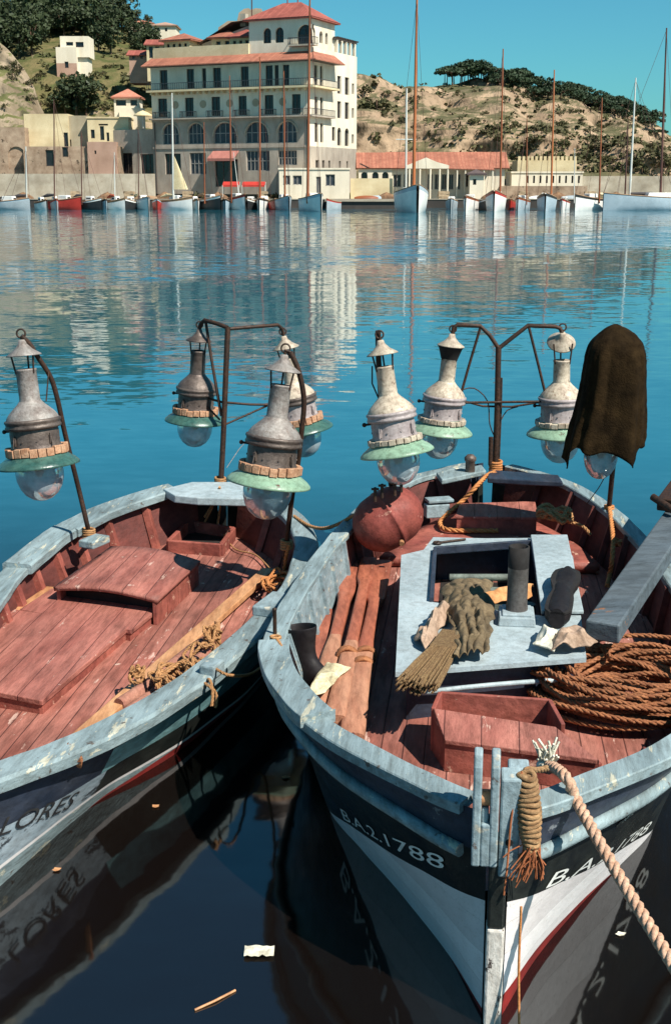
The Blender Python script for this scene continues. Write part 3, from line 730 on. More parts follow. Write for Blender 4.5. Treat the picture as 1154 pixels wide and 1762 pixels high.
lamp('sooty dark lamp hanging from left end of the T shaped frame', (343,572), (334,763), 11.1, metal=m_zincdark, enamel=m_greendark)
lamp('tan sooty lamp half hidden behind the nearest big grey lamp', (489,584), (527,780), 11.15, metal=m_cream, dark=m_zincdark, enamel=m_greendark)
lamp('big grey lamp with pale green shade and cork ring nearest the camera', (489,618), (455,885), 8.85, 8.75)
survey(False)
lamp('cream lamp with mint green shade above the red tank', (655,592), (690,827), 9.45, 9.35, metal=m_cream, dark=m_creamdark, rim=m_cream)
lamp('pale lamp with black smoke collar hanging at left of the Y shaped frame', (777,580), (752,783), 11.45, metal=m_cream, dark=m_creamdark, rim=m_cream, flare=True)
lamp('pale lamp with tilted white cap disc at right of the Y shaped frame', (967,578), (962,790), 11.45, metal=m_cream, dark=m_creamdark, rim=m_cream, captilt=-.65, gap=.12)
lamp('shrouded lamp whose glass globe shows under a brown canvas', (1057,585), (1029,817), 9.75, 9.7, metal=m_zinc, enamel=m_zinc, rim=m_cream, w=.80)
# brown canvas thrown over that lamp
prof = [(560,1055,1062),(565,1044,1074),(578,1030,1092),(594,1015,1104),(622,1010,1106),(655,1005,1105),(690,998,1105),(720,990,1104),(742,982,1103),(758,977,1102),(772,974,1100)]
rows = []
for i, (cy, xl, xr) in enumerate(prof):
    C = PY((xl + xr)/2, cy, 9.73); s_ = 10.2 / FPX; row = []; hw = (xr - xl)/2
    for k in range(56):
        a = 2*math.pi*k/56; f = i / (len(prof) - 1)
        fold = f**.9*(.11*math.sin(5*a+1.0+.8*f) + .09*math.sin(9*a+2.2-1.2*f) + .05*math.sin(15*a+3*f)) + .05*noise.noise(Vector((math.cos(a)*1.5, math.sin(a)*1.5, i*.6)))
        ex = math.copysign(abs(math.cos(a))**.65, math.cos(a)); r_ = hw * s_
        z = C.z + (f**5) * (.06*math.sin(3*a+2.0) + .045*math.sin(7*a)) - (.09 * max(0, -math.cos(a))**3 if i > 8 else 0)
        row.append(Vector((C.x + r_*ex*(1 + fold*(.4 + .6*abs(math.sin(a)))), C.y + .95*r_*math.sin(a)*(1+fold), z)))
    rows.append(row)
mb = MB(); mb.grid(rows, 0, True, True); mb.add(rows[0], [tuple(range(56))])
o = solo(mb, 'canvas_cover', m_brown, 'dark brown canvas draped over the lamp at right', 'canvas cover')
o.modifiers.new('sub', 'SUBSURF').render_levels = 2; o.modifiers['sub'].levels = 2
tx = bpy.data.textures.new('creases', 'CLOUDS'); tx.noise_scale = .05; dm = o.modifiers.new('crease', 'DISPLACE'); dm.texture = tx; dm.strength = .014; dm.mid_level = .5
o.modifiers.new('thick', 'SOLIDIFY').thickness = .008
# lamp posts
def bar(mb, pts, r, n=10): mb.tube([PY(*p) for p in pts], r, n)
def lash(mb, c, r, n=4, rr=.012, tilt=.1):
    for k in range(n):
        mb.tube([Vector(c) + Vector((r*math.cos(a), r*math.sin(a), (k - n/2) * rr * 1.7 + tilt*r*math.cos(a + k))) for a in [i*.449 for i in range(14)]], rr, 6, closed=True)
survey(True)
mb = MB(); foot = PZ(157,940,.60)
mb.tube(smooth_path([foot, PZ(153,915,.93), PY(135,838,9.3), PY(112,745,9.22), PY(100,690,9.18), PY(88,650,9.15), PY(68,618,9.1), PY(50,590,9.07), PY(37,578,9.05)], .05), .021, 10)
t = thing('lamp_post', 'bent iron post leaning out from the left boat\'s far rail', 'lamp post', tuple(foot), 0, 'iron posts carrying fishing lamps'); mb.build('post', m_iron, t, 0, True)
mb = MB(); mb.tube([PY(105,715,9.2), PY(82,718,9.1)], .008, 6); mb.build('stay_hook', m_iron, t, 0, True); mb = MB(); mb.tube([PY(84,640,9.12), PY(80,690,9.05)], .006, 6); mb.build('stay_hook', m_iron, t, 0, True)
mb = MB(); lash(mb, PZ(153,915,.93), .05); mb.build('lashing', m_rope, t, 0, True)
mb = MB(); foot = PZ(488,985,.58)
mb.tube(smooth_path([foot, PZ(493,935,.90), PY(503,850,9.0), PY(512,800,8.97), PY(519,740,8.93), PY(523,695,8.9), PY(519,660,8.88), PY(510,628,8.86), PY(499,606,8.85)], .05), .022, 10)
t = thing('lamp_post', 'bent iron post beside the nearest big grey lamp', 'lamp post', tuple(foot), 0, 'iron posts carrying fishing lamps'); mb.build('post', m_iron, t, 0, True)
mb = MB(); mb.tube([PY(500,606,8.85), PY(489,602,8.85)], .009, 6); mb.build('stay_hook', m_iron, t, 0, True); mb = MB(); mb.tube([PY(517,760,8.93), PY(505,756,8.85)], .009, 6); mb.build('stay_hook', m_iron, t, 0, True)
mb = MB(); lash(mb, PZ(493,935,.90), .045); mb.build('lashing', m_rope, t, 0, True)
survey(False)
mb = MB(); foot = PZ(676,862,.75)
mb.tube([foot, PY(672,830,9.6), PY(664,790,9.6), PY(656,700,9.58), PY(651,620,9.52), PY(650,569,9.5)], .022, 10)
t = thing('lamp_post', 'straight iron post behind the red tank', 'lamp post', tuple(foot), 0, 'iron posts carrying fishing lamps'); mb.build('post', m_iron, t, 0, True)
mb = MB(); mb.tube([PY(653,690,9.55), PY(640,660,9.5), PY(640,630,9.5)], .006, 6); mb.build('stay_hook', m_iron, t, 0, True); mb = MB(); mb.tube([PY(651,596,9.5), PY(656,592,9.45)], .012, 6); mb.build('stay_hook', m_iron, t, 0, True)
mb = MB(); foot = PZ(1044,905,.62)
mb.tube([foot, PZ(1047,873,.93), PY(1054,800,9.75), PY(1061,762,9.78), PY(1066,640,9.85)], .021, 10)
t = thing('lamp_post', 'iron post under the canvas covered lamp', 'lamp post', tuple(foot), 0, 'iron posts carrying fishing lamps'); mb.build('post', m_iron, t, 0, True)
mb = MB(); mb.tube(smooth_path([PY(1042,815,9.7), PY(1030,838,9.8), PZ(1008,868,.95)], .04), .004, 5); mb.build('stay_wire', m_iron, t, 0, True)
survey(True)
# T shaped frame of the left boat
t = thing('iron_gantry', 'T shaped iron lamp frame at the left boat\'s stern', 'gantry', tuple(PZ(379,846,.95)), 0, 'iron frames carrying two lamps')
mb = MB(); bar(mb, [(379,852,10.8),(384,760,10.82),(388,660,10.85),(392,563,10.9)], .028); mb.build('post', m_iron, t, 0, True)
mb = MB(); bar(mb, [(392,564,10.9),(374,557,10.95),(352,551,11.05),(346,557,11.1),(343,566,11.1)], .021); bar(mb, [(393,566,10.9),(440,562,11.0),(478,559,11.12),(485,565,11.15),(488,576,11.15)], .018); mb.build('cross_arm', m_iron, t, 0, True)
mb = MB(); bar(mb, [(354,553,11.05),(366,630,10.96),(381,716,10.84)], .015); mb.build('brace', m_iron, t, 0, True)
mb = MB(); bar(mb, [(345,682,11.1),(382,692,10.85),(430,696,10.95),(500,697,11.15)], .012); bar(mb, [(384,732,10.84),(420,716,10.95),(462,697,11.05)], .010); bar(mb, [(340,683,11.1),(378,722,10.85)], .010); mb.build('stay', m_iron, t, 0, True)
mb = MB(); lash(mb, PY(379,828,10.8), .05, 5); mb.build('lashing', m_rope, t, 0, True)
mb = MB(); bar(mb, [(390,805,10.8),(412,772,10.9),(428,755,11.0)], .004, 5); mb.build('stay_wire', m_zinc, t, 0, True)
survey(False)
# Y shaped frame of the right boat
t = thing('iron_gantry', 'Y shaped iron lamp frame at the right boat\'s stern', 'gantry', tuple(PZ(850,808,1.0)), 0, 'iron frames carrying two lamps')
mb = MB(); bar(mb, [(851,812,11.45),(855,700,11.45),(857,597,11.45)], .028); bar(mb, [(843,800,11.4),(844,752,11.4)], .022); bar(mb, [(857,800,11.48),(861,700,11.48),(862,650,11.47)], .012); mb.build('post', m_iron, t, 0, True)
mb = MB(); bar(mb, [(857,599,11.45),(842,577,11.45),(826,561,11.45),(786,559,11.45),(780,564,11.45),(778,576,11.45)], .020); bar(mb, [(858,599,11.45),(882,580,11.45),(908,560,11.45),(955,562,11.45),(963,565,11.45),(967,575,11.45)], .020); mb.build('cross_arm', m_iron, t, 0, True)
mb = MB(); bar(mb, [(826,563,11.45),(806,630,11.45),(788,694,11.45)], .013); mb.build('brace', m_iron, t, 0, True); mb = MB(); bar(mb, [(909,562,11.45),(926,630,11.45),(941,692,11.45)], .013); mb.build('brace', m_iron, t, 0, True)
mb = MB(); bar(mb, [(788,693,11.4),(856,692,11.42),(925,691,11.4),(985,690,11.4)], .012); bar(mb, [(790,688,11.45),(830,699,11.5),(880,700,11.5),(940,690,11.45)], .010); mb.build('stay', m_iron, t, 0, True)
mb = MB(); mb.tube(smooth_path([PY(790,672,11.5), PY(815,668,11.55), PY(838,690,11.5), PY(842,730,11.45), PY(852,755,11.45)], .05), .006, 5); mb.tube(smooth_path([PY(862,722,11.45), PY(872,706,11.5), PY(890,700,11.5)], .05), .006, 5); mb.build('fuel_hose', m_iron, t, 0, True)
mb = MB(); lash(mb, PY(852,803,11.43), .055, 6, .014); mb.build('lashing', m_rope_orange, t, 0, True)

# ================================================================== gear lying in the right-hand boat
DZ = .53
# red tank
c = PZ(667, 893, .98); ax = Vector((.84, .30, .46)).normalized(); sx = ax.cross(Vector((0,0,1))).normalized(); sz = sx.cross(ax)
M_ = Matrix(((sx.x,sz.x,ax.x,c.x),(sx.y,sz.y,ax.y,c.y),(sx.z,sz.z,ax.z,c.z),(0,0,0,1)))
t = thing('pressure_tank', 'red oxide pressure tank with rounded ends on the left rail', 'tank', tuple(c - Vector((0,0,.24))), 0)
mb = MB(); pr = [(0,-.30)] + [(.238*math.cos(a), -.06 - .24*math.sin(a)) for a in [1.4,1.1,.8,.5,.25,0]] + [(.240,-.012),(.246,-.008),(.246,.008),(.240,.012)] + [(.238*math.cos(a), .06 + .24*math.sin(a)) for a in [0,.25,.5,.8,1.1,1.4]] + [(0,.30)]
mb.lathe(pr, M_, 36); mb.build('shell', m_tank, t, 0, True)
for (px, py, dz) in ((645,838,0), (657,832,0), (679,828,0), (690,822,0)):
    p = PY(px, py + 10, 9.30); mb = MB(); mb.tube([p - Vector((0,0,.07)), p + Vector((0,0,.025))], .013, 8); mb.tube([p + Vector((-.03,0,.03)), p + Vector((.03,0,.03))], .010, 6); mb.blob(p + Vector((0,0,.03)), .017); mb.build('valve', m_iron, t, 0, True)
mb = MB(); mb.tube([c + Vector((.10,-.245,-.12)), c + Vector((.10,-.275,-.13))], .02, 10); mb.build('plug', m_spar, t, 0, True)
# oars
def oar(label, pts, wid, z, mat_a, grom=()):
    P = [PZ(px, py, z) for px, py in pts]; mb = MB(); L = [0]
    for a, b in zip(P, P[1:]): L.append(L[-1] + (b-a).length)
    t = thing('oar', label, 'oar', tuple(P[0]), 0, 'oars lying on the deck')
    rows = []
    N_ = 60
    for i in range(N_ + 1):
        d = L[-1] * i / N_; k = max(j for j in range(len(P)-1) if L[j] <= d + 1e-6); q = (d - L[k]) / (L[k+1] - L[k]); p = P[k].lerp(P[k+1], q)
        tdir = (P[-1] - P[0]).normalized(); s_ = tdir.cross(Vector((0,0,1))).normalized()
        w_, h_, rd = wid(i / N_)
        sec = []
        for a in range(12):
            an = 2*math.pi*a/12 + .26; ca, sa = math.cos(an), math.sin(an); e = rd
            sec.append(p + s_*(math.copysign(abs(ca)**e, ca)*w_/2) + Vector((0,0,math.copysign(abs(sa)**e, sa)*h_/2)))
        rows.append(sec)
    half = int(N_ * .62)
    mb.grid(rows[:half+1], 0, True, True); mb.add(rows[0], [tuple(range(12))]); mb.build('blade', mat_a, t, 0, True)
    mb = MB(); mb.grid(rows[half:], 0, True, True); mb.add(rows[-1], [tuple(range(12))]); mb.build('loom', m_oarpale, t, 0, True)
    for (px, py) in grom:
        c = PZ(px, py, z); mb = MB()
        q = []
        tdir = (P[-1] - P[0]).normalized(); s_ = tdir.cross(Vector((0,0,1))).normalized()
        for k in range(3):
            mb.tube([c + tdir*(k-1)*.022 + s_*(.062*math.cos(a)) + Vector((0,0,.055*math.sin(a))) + tdir*.012*math.sin(a+k) for a in [i*.449 for i in range(14)]], .014, 6, closed=True)
        mb.build('rope_grommet', m_ropebrown, t, 0, True)
    return t
w1 = lin([(0,.15),(.30,.145),(.36,.095),(.62,.085),(.66,.10),(.72,.12),(1,.125)]); w2 = lin([(0,.135),(.16,.135),(.22,.08),(.56,.085),(.62,.09),(.66,.115),(1,.135)]); w3 = lin([(0,.155),(.28,.15),(.31,.09),(.45,.09),(.55,.10),(.62,.13),(1,.15)])
oar('left oar of three, its handle under the yellowed rag', [(608,958),(588,1054),(567,1137),(543,1222)], lambda t: (w1(t), .05 if t < .33 else .07, .45), .575, m_oar)
oar('middle oar of three with a narrow neck', [(634,963),(624,1018),(602,1122),(575,1240)], lambda t: (w2(t), .05 if t < .2 else .075, .45), .60, m_oar, ((597,1128),))
oar('right oar of three, with two brown rope rings', [(658,968),(641,1054),(628,1116),(604,1272)], lambda t: (w3(t), .05 if t < .3 else .08, .5), .59, m_oar, ((629,1128),(624,1146)))
mb = MB(); mb.beam(PZ(560,1050,.55), PZ(545,1140,.55), .10, .03); solo(mb, 'board', m_oar, 'short red board between the oars and the left bulwark', 'board', bevel=.006)
# rubber boot standing at the shoulder
p = PZ(520, 1172, .53); t = thing('rubber_boot', 'black rubber boot standing behind the left rail', 'boot', tuple(p), 0)
mb = MB(); f = Vector((.72,-.55,0)).normalized(); s_ = Vector((-f.y, f.x, 0)); rows = []
for i, (z, fx, a, b) in enumerate([(.012,.10,.185,.062),(.05,.10,.19,.066),(.09,.085,.17,.065),(.13,.04,.125,.062),(.17,.015,.095,.064),(.23,0,.09,.072),(.30,-.005,.10,.082),(.37,-.01,.115,.092),(.375,-.01,.105,.083),(.3,-.005,.09,.073)]):
    rows.append([p + f*(fx + a*math.cos(q)) + s_*(b*math.sin(q)) + Vector((0,0,z + (.02*math.cos(q) if 6 < i < 9 else 0))) for q in [k*2*math.pi/20 for k in range(20)]])
mb.grid(rows, 0, True, True); mb.build('upper', m_rubber, t, 0, True).modifiers.new('sub', 'SUBSURF')
mb = MB(); out = [p + f*(.10 + .20*math.cos(q)) + s_*((.072 + .008*math.cos(q))*math.sin(q)) for q in [k*2*math.pi/24 for k in range(24)]]
mb.prism([(v.x, v.y) for v in out], p.z - .012, p.z + .014); mb.build('sole', m_soot, t, 0, True)
def rag(name, label, cat, outline_px, z, m, bumpiness=.03, n=14, fall=None, thick=.006, group=None, seed=0, sc=7):
    """crumpled cloth: quad patch (four survey corners) with folds"""
    c0, c1, c2, c3 = [PZ(px, py, z) for px, py in outline_px]; rows = []
    for i in range(n + 1):
        r_ = []
        for k in range(n + 1):
            u, v = k / n, i / n; p = c0.lerp(c1, u).lerp(c3.lerp(c2, u), v)
            e = noise.noise(Vector((p.x*sc + seed, p.y*sc, seed))) ; e2 = noise.noise(Vector((p.x*sc*.6 + 9, p.y*sc*.6, seed + 4)))
            edge = min(u, 1-u, v, 1-v)
            q = p + Vector((e2*.045*(1 if edge < .2 else .5), e*.045*(1 if edge < .2 else .5), bumpiness*(1.1*(1 - min(1, abs(e)*2.4))**2 + .8*(1 - min(1, abs(e2)*2.0))**2)*(.25 + min(1, edge*5)) + .006))
            if fall: q = fall(q, u, v)
            r_.append(q)
        rows.append(r_)
    mb = MB(); mb.grid(rows); o = solo(mb, name, m, label, cat, group)
    md = o.modifiers.new('sub', 'SUBSURF'); md.levels = 1; md.render_levels = 2
    o.modifiers.new('thick', 'SOLIDIFY').thickness = thick; return o
rag('rag', 'yellowed rag lying over the oar handles by the boot', 'rag', [(528,1196),(560,1196),(600,1152),(563,1144)], .645, m_paper, .035, seed=3)
# on the cabin roof
def drape(q, u, v):
    q.z += .06 * math.sin(u*math.pi) * (1 - v*.5) + .034*abs(math.sin(u*13 + 2.5*v + 1.2*math.sin(v*5))) * (.35 + .65*v)
    return q
rag('jacket', 'olive cloth jacket crumpled over the edge of the cabin opening', 'jacket', [(758,1020),(846,1008),(840,1134),(786,1140)], CZ + .03, m_olive, .028, 44, drape, .007, seed=8, sc=11)
def roll(q, u, v): q.z += .05*math.sin(u*math.pi); return q
rag('cloth', 'beige crumpled cloth at the left of the olive jacket', 'cloth', [(706,1108),(738,1122),(778,1058),(757,1050)], CZ + .005, m_glove, .05, 14, roll, .008, seed=12, sc=11)
rag('cloth', 'orange folded cloth tucked behind the funnel', 'cloth', [(822,1030),(845,1040),(918,1030),(914,1012)], CZ + .025, m_orangecloth, .02, 12, roll, .008, seed=15, sc=10)
rag('rag', 'white rag beside the dark shoe', 'rag', [(914,1112),(957,1122),(957,1088),(930,1080)], CZ + .045, m_rag, .03, 12, None, .01, seed=21)
rag('cloth', 'brown beige sacking draped over the right cabin edge', 'cloth', [(940,1122),(990,1120),(1034,1108),(960,1084)], CZ + .04, m_glove, .03, 14, roll, .01, seed=31, sc=10)
# dark shoe lying on its side on the lid
p = PZ(968, 1035, CZ + .04); t = thing('shoe', 'dark shoe seen from its sole on the white lid', 'shoe', tuple(p), 0)
a_ = PZ(957, 1070, CZ + .05); b_ = PZ(976, 990, CZ + .06); ax = (b_ - a_); Ls = ax.length; ax.normalize(); sd = Vector((ax.y, -ax.x, 0)).normalized()
wsh = curve_fn([(0,.05),(.08,.085),(.3,.082),(.5,.066),(.75,.098),(.92,.085),(1,.04)]); rows = []
for i in range(17):
    v = i/16; cpos = a_.lerp(b_, v); w_ = wsh(v); rows.append([cpos + sd*(w_*math.cos(q)) + Vector((0,0,.06*math.sin(q)*(1.15 if v < .6 else .85) + .02)) for q in [k*2*math.pi/16 for k in range(16)]])
mb = MB(); mb.grid(rows, 0, True, True); mb.add(rows[0], [tuple(range(16))]); mb.add(rows[-1], [tuple(range(16))]); mb.build('upper', m_rubber, t, 0, True)
mb = MB(); so_ = []
for sgn in (1, -1):
    for i in (range(17) if sgn > 0 else range(16, -1, -1)): so_.append(a_.lerp(b_, i/16) + sd*(sgn*wsh(i/16)*1.04))
mb.prism([(v.x, v.y) for v in so_], CZ + .10, CZ + .115); mb.build('sole', m_soot, t, 0, True)
# broom head hanging off the front edge
a_ = PZ(782, 1092, CZ + .07); b_ = PZ(716, 1180, CZ + .02); t = thing('brush', 'worn bristle brush resting on the front cabin edge', 'brush', tuple(b_), 0)
mb = MB(); ax = (b_ - a_).normalized(); sd = ax.cross(Vector((0,0,1))).normalized(); up = sd.cross(ax)
for i in range(110):
    u = random.uniform(-1,1); v = random.uniform(-1,1); s0 = a_.lerp(b_, .30) + sd*u*.075 + up*v*.025; e0 = b_ + sd*u*.115 + up*v*.04 + ax*random.uniform(-.05,.05)
    mb.tube([s0, s0.lerp(e0, .5) + up*random.uniform(-.01,.01), e0], .008, 4)
mb.build('bristles', m_bristle, t, 0, True)
mb = MB(); mb.frame(a_.lerp(b_, .17), .17, (b_-a_).length*.36, .06, sd, ax, up); mb.build('stock', m_bristle, t, .012, True)
# spanner lying at the back of the roof
mb = MB(); mb.tube([PZ(752,934,CZ+.012), PZ(800,928,CZ+.012)], .010, 8); mb.tube([PZ(752,934,CZ+.012) + Vector((.028*math.cos(q), .028*math.sin(q), 0)) for q in [i*.449 for i in range(14)]], .010, 6, closed=True)
solo(mb, 'spanner', m_iron, 'dark spanner on the far left corner of the cabin roof', 'spanner')
# bow box with sloping lid
bx = thing('deck_box', 'red wooden box with open well and sloping lid behind the bow post', 'box', tuple(PZ(885,1265,.53)), R(-6.5))
IB = ROOT[bx.name].inverted()
def bp(px, py, z): return IB @ PZ(px, py, z)
zt = .80
b0, b1, b2_, b3 = bp(757,1190,zt), bp(945,1203,zt), bp(968,1245,zt), bp(745,1218,zt)
mb = MB(); zb_ = -.0
for a, b in ((b0, b1), (b1, b2_), (b3, b0)):
    mb.beam((a.x, a.y, zt - .53 - .13), (b.x, b.y, zt - .53 - .13), .025, .26)
mb.build('well_board', m_redwood, bx, .005)
l0, l1, l2, l3 = b3, bp(955,1250,zt), bp(1031,1308,.72), bp(765,1273,.72)
mb = MB(); th = Vector((0,0,.028)); top = [l0, l1, l2, l3]; mb.add([p - th for p in top] + [p for p in top], [(3,2,1,0),(4,5,6,7),(0,1,5,4),(1,2,6,5),(2,3,7,6),(3,0,4,7)]); mb.build('sloping_lid', m_hatch, bx, .005)
mb = MB(); f0_ = Vector((l3.x, l3.y + .02, 0)); f1_ = Vector((l2.x, l2.y + .02, 0))
for a, b, za, zb2 in ((l3, l2, l3.z, l2.z), (l0, l3, l0.z, l3.z), (l1, l2, l1.z, l2.z)):
    q0, q1 = Vector((a.x, a.y, 0)), Vector((b.x, b.y, 0)); ins = Vector((0, .012, 0))
    mb.add([q0 + ins, q1 + ins, Vector((b.x, b.y, zb2 - .03)) + ins, Vector((a.x, a.y, za - .03)) + ins], [(0,1,2,3)])
fo = mb.build('side_board', m_redwood, bx); fo.modifiers.new('thick', 'SOLIDIFY').thickness = .022
# stern locker, ropes
q = PZ(853, 885, .72); mb = MB(); cc = LP(RB, 852, 878, .78)
t = thing('locker', 'low red locker on the stern deck behind the cabin', 'locker', tuple(PZ(853,905,.60)), R(-6.5)); IL = ROOT[t.name].inverted()
q0 = IL @ PZ(783,888,.78); q1 = IL @ PZ(925,890,.78); q2 = IL @ PZ(920,862,.78); q3 = IL @ PZ(790,866,.78)
mb.prism([(v.x, v.y) for v in (q0,q1,q2,q3)], .155, .18); mb.build('lid', m_hatch, t, .006)
cxy = (q0 + q2) / 2; mb = MB(); mb.prism([tuple(Vector((v.x, v.y)).lerp(Vector((cxy.x, cxy.y)), .03)) for v in (q0,q1,q2,q3)], .0, .155); mb.build('body', m_redwood, t, .004)
mb = MB(); mb.rope([PZ(852,812,1.0), PZ(838,818,.98), PZ(818,838,.93), PZ(795,862,.80), PZ(770,884,.72), PZ(757,898,.66), PZ(762,909,.65), PZ(785,913,.65), PZ(820,913,.65), PZ(856,913,.65)], .022, n=5)
solo(mb, 'rope', m_rope_orange, 'orange rope led from the Y shaped frame down onto the stern deck', 'rope')
def tangle(cx, cy, z, rx, ry, loops, r, dz=.03, jit=.3):
    c = PZ(cx, cy, z); pts = []; ph = random.random()*6
    for k in range(int(loops*9)):
        a = ph + k*2*math.pi/9; s = 1 + random.uniform(-jit, jit)
        pts.append(c + Vector((rx*s*math.cos(a) + random.uniform(-.2,.2)*rx, ry*s*math.sin(a) + random.uniform(-.2,.2)*ry, dz*random.random()*2)))
    return pts
mb = MB(); mb.rope(tangle(952,893,.80,.13,.13,4.5,.02,.05), .018, n=5); mb.rope([PZ(965,895,.78), PZ(1000,905,.75), PZ(1015,920,.70)], .016)
solo(mb, 'rope_coil', m_rope, 'small tan rope coil on the stern deck beside the locker', 'rope')
mb = MB(); mb.rope([PZ(1047,868,.95), PZ(1050,890,.90), PZ(1054,930,.82), PZ(1052,965,.70), PZ(1048,988,.58), PZ(1044,1008,.56)], .02, n=5); lash(mb, PZ(1047,873,.93), .035, 3)
solo(mb, 'rope', m_rope_orange, 'orange rope hanging from the post of the shrouded lamp', 'rope')
mb = MB(); mb.rope(tangle(1085,943,.74,.10,.06,3,.02,.04), .014, n=4); solo(mb, 'rope_coil', m_rope, 'small rope tangle near the right rail behind the grey beam', 'rope')
# brown rope coil at the right of the bow
c = PZ(1088, 1205, .56); pts = []
for k in range(40*14):
    a = k*2*math.pi/14; lap = k/14
    rr = .30 + .20*abs(math.sin(lap*1.9)) + .04*math.sin(lap*5.1); z = .03 + .17*(lap/40) + .05*math.sin(a*2 + lap) *(.3 + lap/50)
    ox = .05*math.sin(lap*2.3) + .03*math.sin(lap*7); oy = .05*math.cos(lap*1.7)
    pts.append(c + Vector((1.14*rr*math.cos(a) + ox + random.uniform(-.012,.012), .88*rr*math.sin(a) + oy + random.uniform(-.012,.012), z)))
mb = MB(); mb.rope(pts, .0175, n=4, step=.028)
for j in range(9):
    a = -2.3 + j*.28; q0 = c + Vector((.42*math.cos(a), .34*math.sin(a), .16)); mb.rope([q0 + Vector((-.09,.10,.03)), q0 + Vector((-.02,-.05,.0)), q0 + Vector((.08,-.07,-.02)), q0 + Vector((.14,.05,.04))], .0175, n=4, step=.03)
mb.rope([c + Vector((-.1,.2,.2)), c + Vector((-.15,.38,.22)), c + Vector((-.1,.55,.12))], .02, n=4, step=.03)
solo(mb, 'rope_coil', m_ropebrown, 'big coil of brown rope on deck at right of the red box', 'rope')
# heavy painted beam lying over the right rail
t = thing('beam', 'heavy blue grey beam slanting from deck over the right rail', 'beam', tuple(PZ(1040,1100,.9)), 0)
a_ = PZ(1035, 1088, .93); b_ = Vector((3.25, 10.1, 1.36)); dr = (b_ - a_).normalized(); sd = dr.cross(Vector((0,0,1))).normalized(); up = sd.cross(dr)
mb = MB(); mb.frame((a_ + b_)/2, .21, (b_-a_).length, .13, sd, dr, up); mb.build('timber', m_beam, t, .012, True)
p = PY(1128, 868, 8.75); mb = MB(); mb.tube([PY(1122,855,8.9), PY(1160,880,8.7)], .028, 10); mb.build('pin', m_iron, t, 0, True)
mb = MB(); mb.frame(a_.lerp(b_, .78) - sd*.1 + up*.12, .12, (b_-a_).length*.44, .1, sd, dr, up); mb.build('timber_shade_side', m_iron, t, .01, True)  # dark piece added to stand for the beam's shaded side
# rope fender and mooring rope at the bow
A_ = PY(905, 1335, 4.66); Bf = PY(914, 1468, 4.60); t = thing('rope_fender', 'frayed straw coloured rope fender hung beside the bow post', 'fender', tuple(A_), 0)
mb = MB(); n_ = 16
for i in range(n_):
    v = i/(n_-1); p = A_.lerp(Bf, v); r_ = .020 + .024*math.sin(math.pi*min(1, v*.8 + .18))
    mb.tube([p + Vector((r_*math.cos(q), r_*math.sin(q), .006*math.sin(q*2 + i))) for q in [k*.4488 for k in range(14)]], .0125, 6, closed=True)
mb.tube([A_, A_.lerp(Bf,.5), Bf], [.020,.04,.03], 10); mb.build('binding', m_straw, t, 0, True)
mb = MB()
for i in range(46):
    a = random.uniform(0, 6.28); s0 = Bf + Vector((.035*math.cos(a), .035*math.sin(a), random.uniform(0,.05))); d = Vector((random.uniform(-.09,.05), random.uniform(-.03,.03), -random.uniform(.05,.17)))
    mb.tube([s0, s0 + d*.5 + Vector((random.uniform(-.015,.015),0,0)), s0 + d], .0035, 4)
mb.tube(smooth_path([A_ + Vector((-.02,0,.02)), PY(880,1400,4.62), PY(872,1490,4.6), PY(866,1540,4.58)], .04), .005, 5)
mb.build('frayed_end', mat('rust_orange_fibre', (.45,.15,.06), (.3,.09,.03), .9, 20), t, 0, True)
mb = MB(); mb.rope([A_ + Vector((.0,.03,-.03)), PY(905,1325,4.72), PY(925,1325,4.80), PY(940,1322,4.88)], .014); mb.build('lanyard', m_straw, t, 0, True)
M0 = [PZ(940,1318,.98), PZ(955,1322,1.05), PZ(975,1340,1.08), PY(990,1375,4.86), PY(1020,1430,4.66), PY(1060,1500,4.46), PY(1105,1575,4.24), PY(1154,1655,4.0), PY(1260,1830,3.55)]
t = thing('mooring_rope', 'thick twisted mooring rope running from the bow to the lower right', 'rope', tuple(M0[0]), 0)
mb = MB(); mb.rope(M0, .026, .13, 7, step=.015); mb.build('laid_strands', m_ropepale, t, 0, True)
mb = MB()
for i in range(40):
    s0 = M0[0] + Vector((random.uniform(-.02,.02), random.uniform(-.02,.02), 0)); d = Vector((random.uniform(-.05,.05), random.uniform(-.05,.05), random.uniform(.03,.13))); mb.tube([s0, s0 + d*.6 + Vector((random.uniform(-.02,.02),0,0)), s0 + d], .006, 4)
mb.blob(M0[0], .04, (1.2,1,.9), 10, 6, .2); mb.build('frayed_knot', m_rag, t, 0, True)
mb = MB(); mb.tube(smooth_path([PY(884,1655,4.62), PY(890,1705,4.60), PY(893,1745,4.56), PY(892,1790,4.5)], .05), .007, 6)
# ================================================================== gear on the left-hand boat
survey(True)
def plank(name, label, cat, a, b, z, w, h, m, bev=.008, za=None):
    mb = MB(); mb.beam(PZ(*a, z), PZ(*b, z if za is None else za), w, h); return solo(mb, name, m, label, cat, bevel=bev)
plank('plank', 'long yellow plank along the near side of the left boat\'s deck', 'plank', (118,1288), (462,982), .60, .115, .05, m_spar)
plank('plank', 'yellow plank on the far side deck behind the hatches', 'plank', (-40,1105), (92,1014), .60, .12, .05, m_spar)
mb = MB(); mb.tube([PZ(205,1212,.62), PZ(250,1185,.63), PZ(330,1120,.64), PZ(372,1092,.65)], [.042,.05,.05,.04], 12); mb.tube([PZ(215,1232,.60), PZ(300,1170,.61), PZ(352,1128,.62)], .045, 12)
solo(mb, 'rolled_sail', mat('faded_pink_canvas', (.42,.20,.14), (.30,.12,.085), .85, 8, .3, 60, blot=.3), 'rolled pinkish sail cloth lying along the near rail', 'rolled sail')
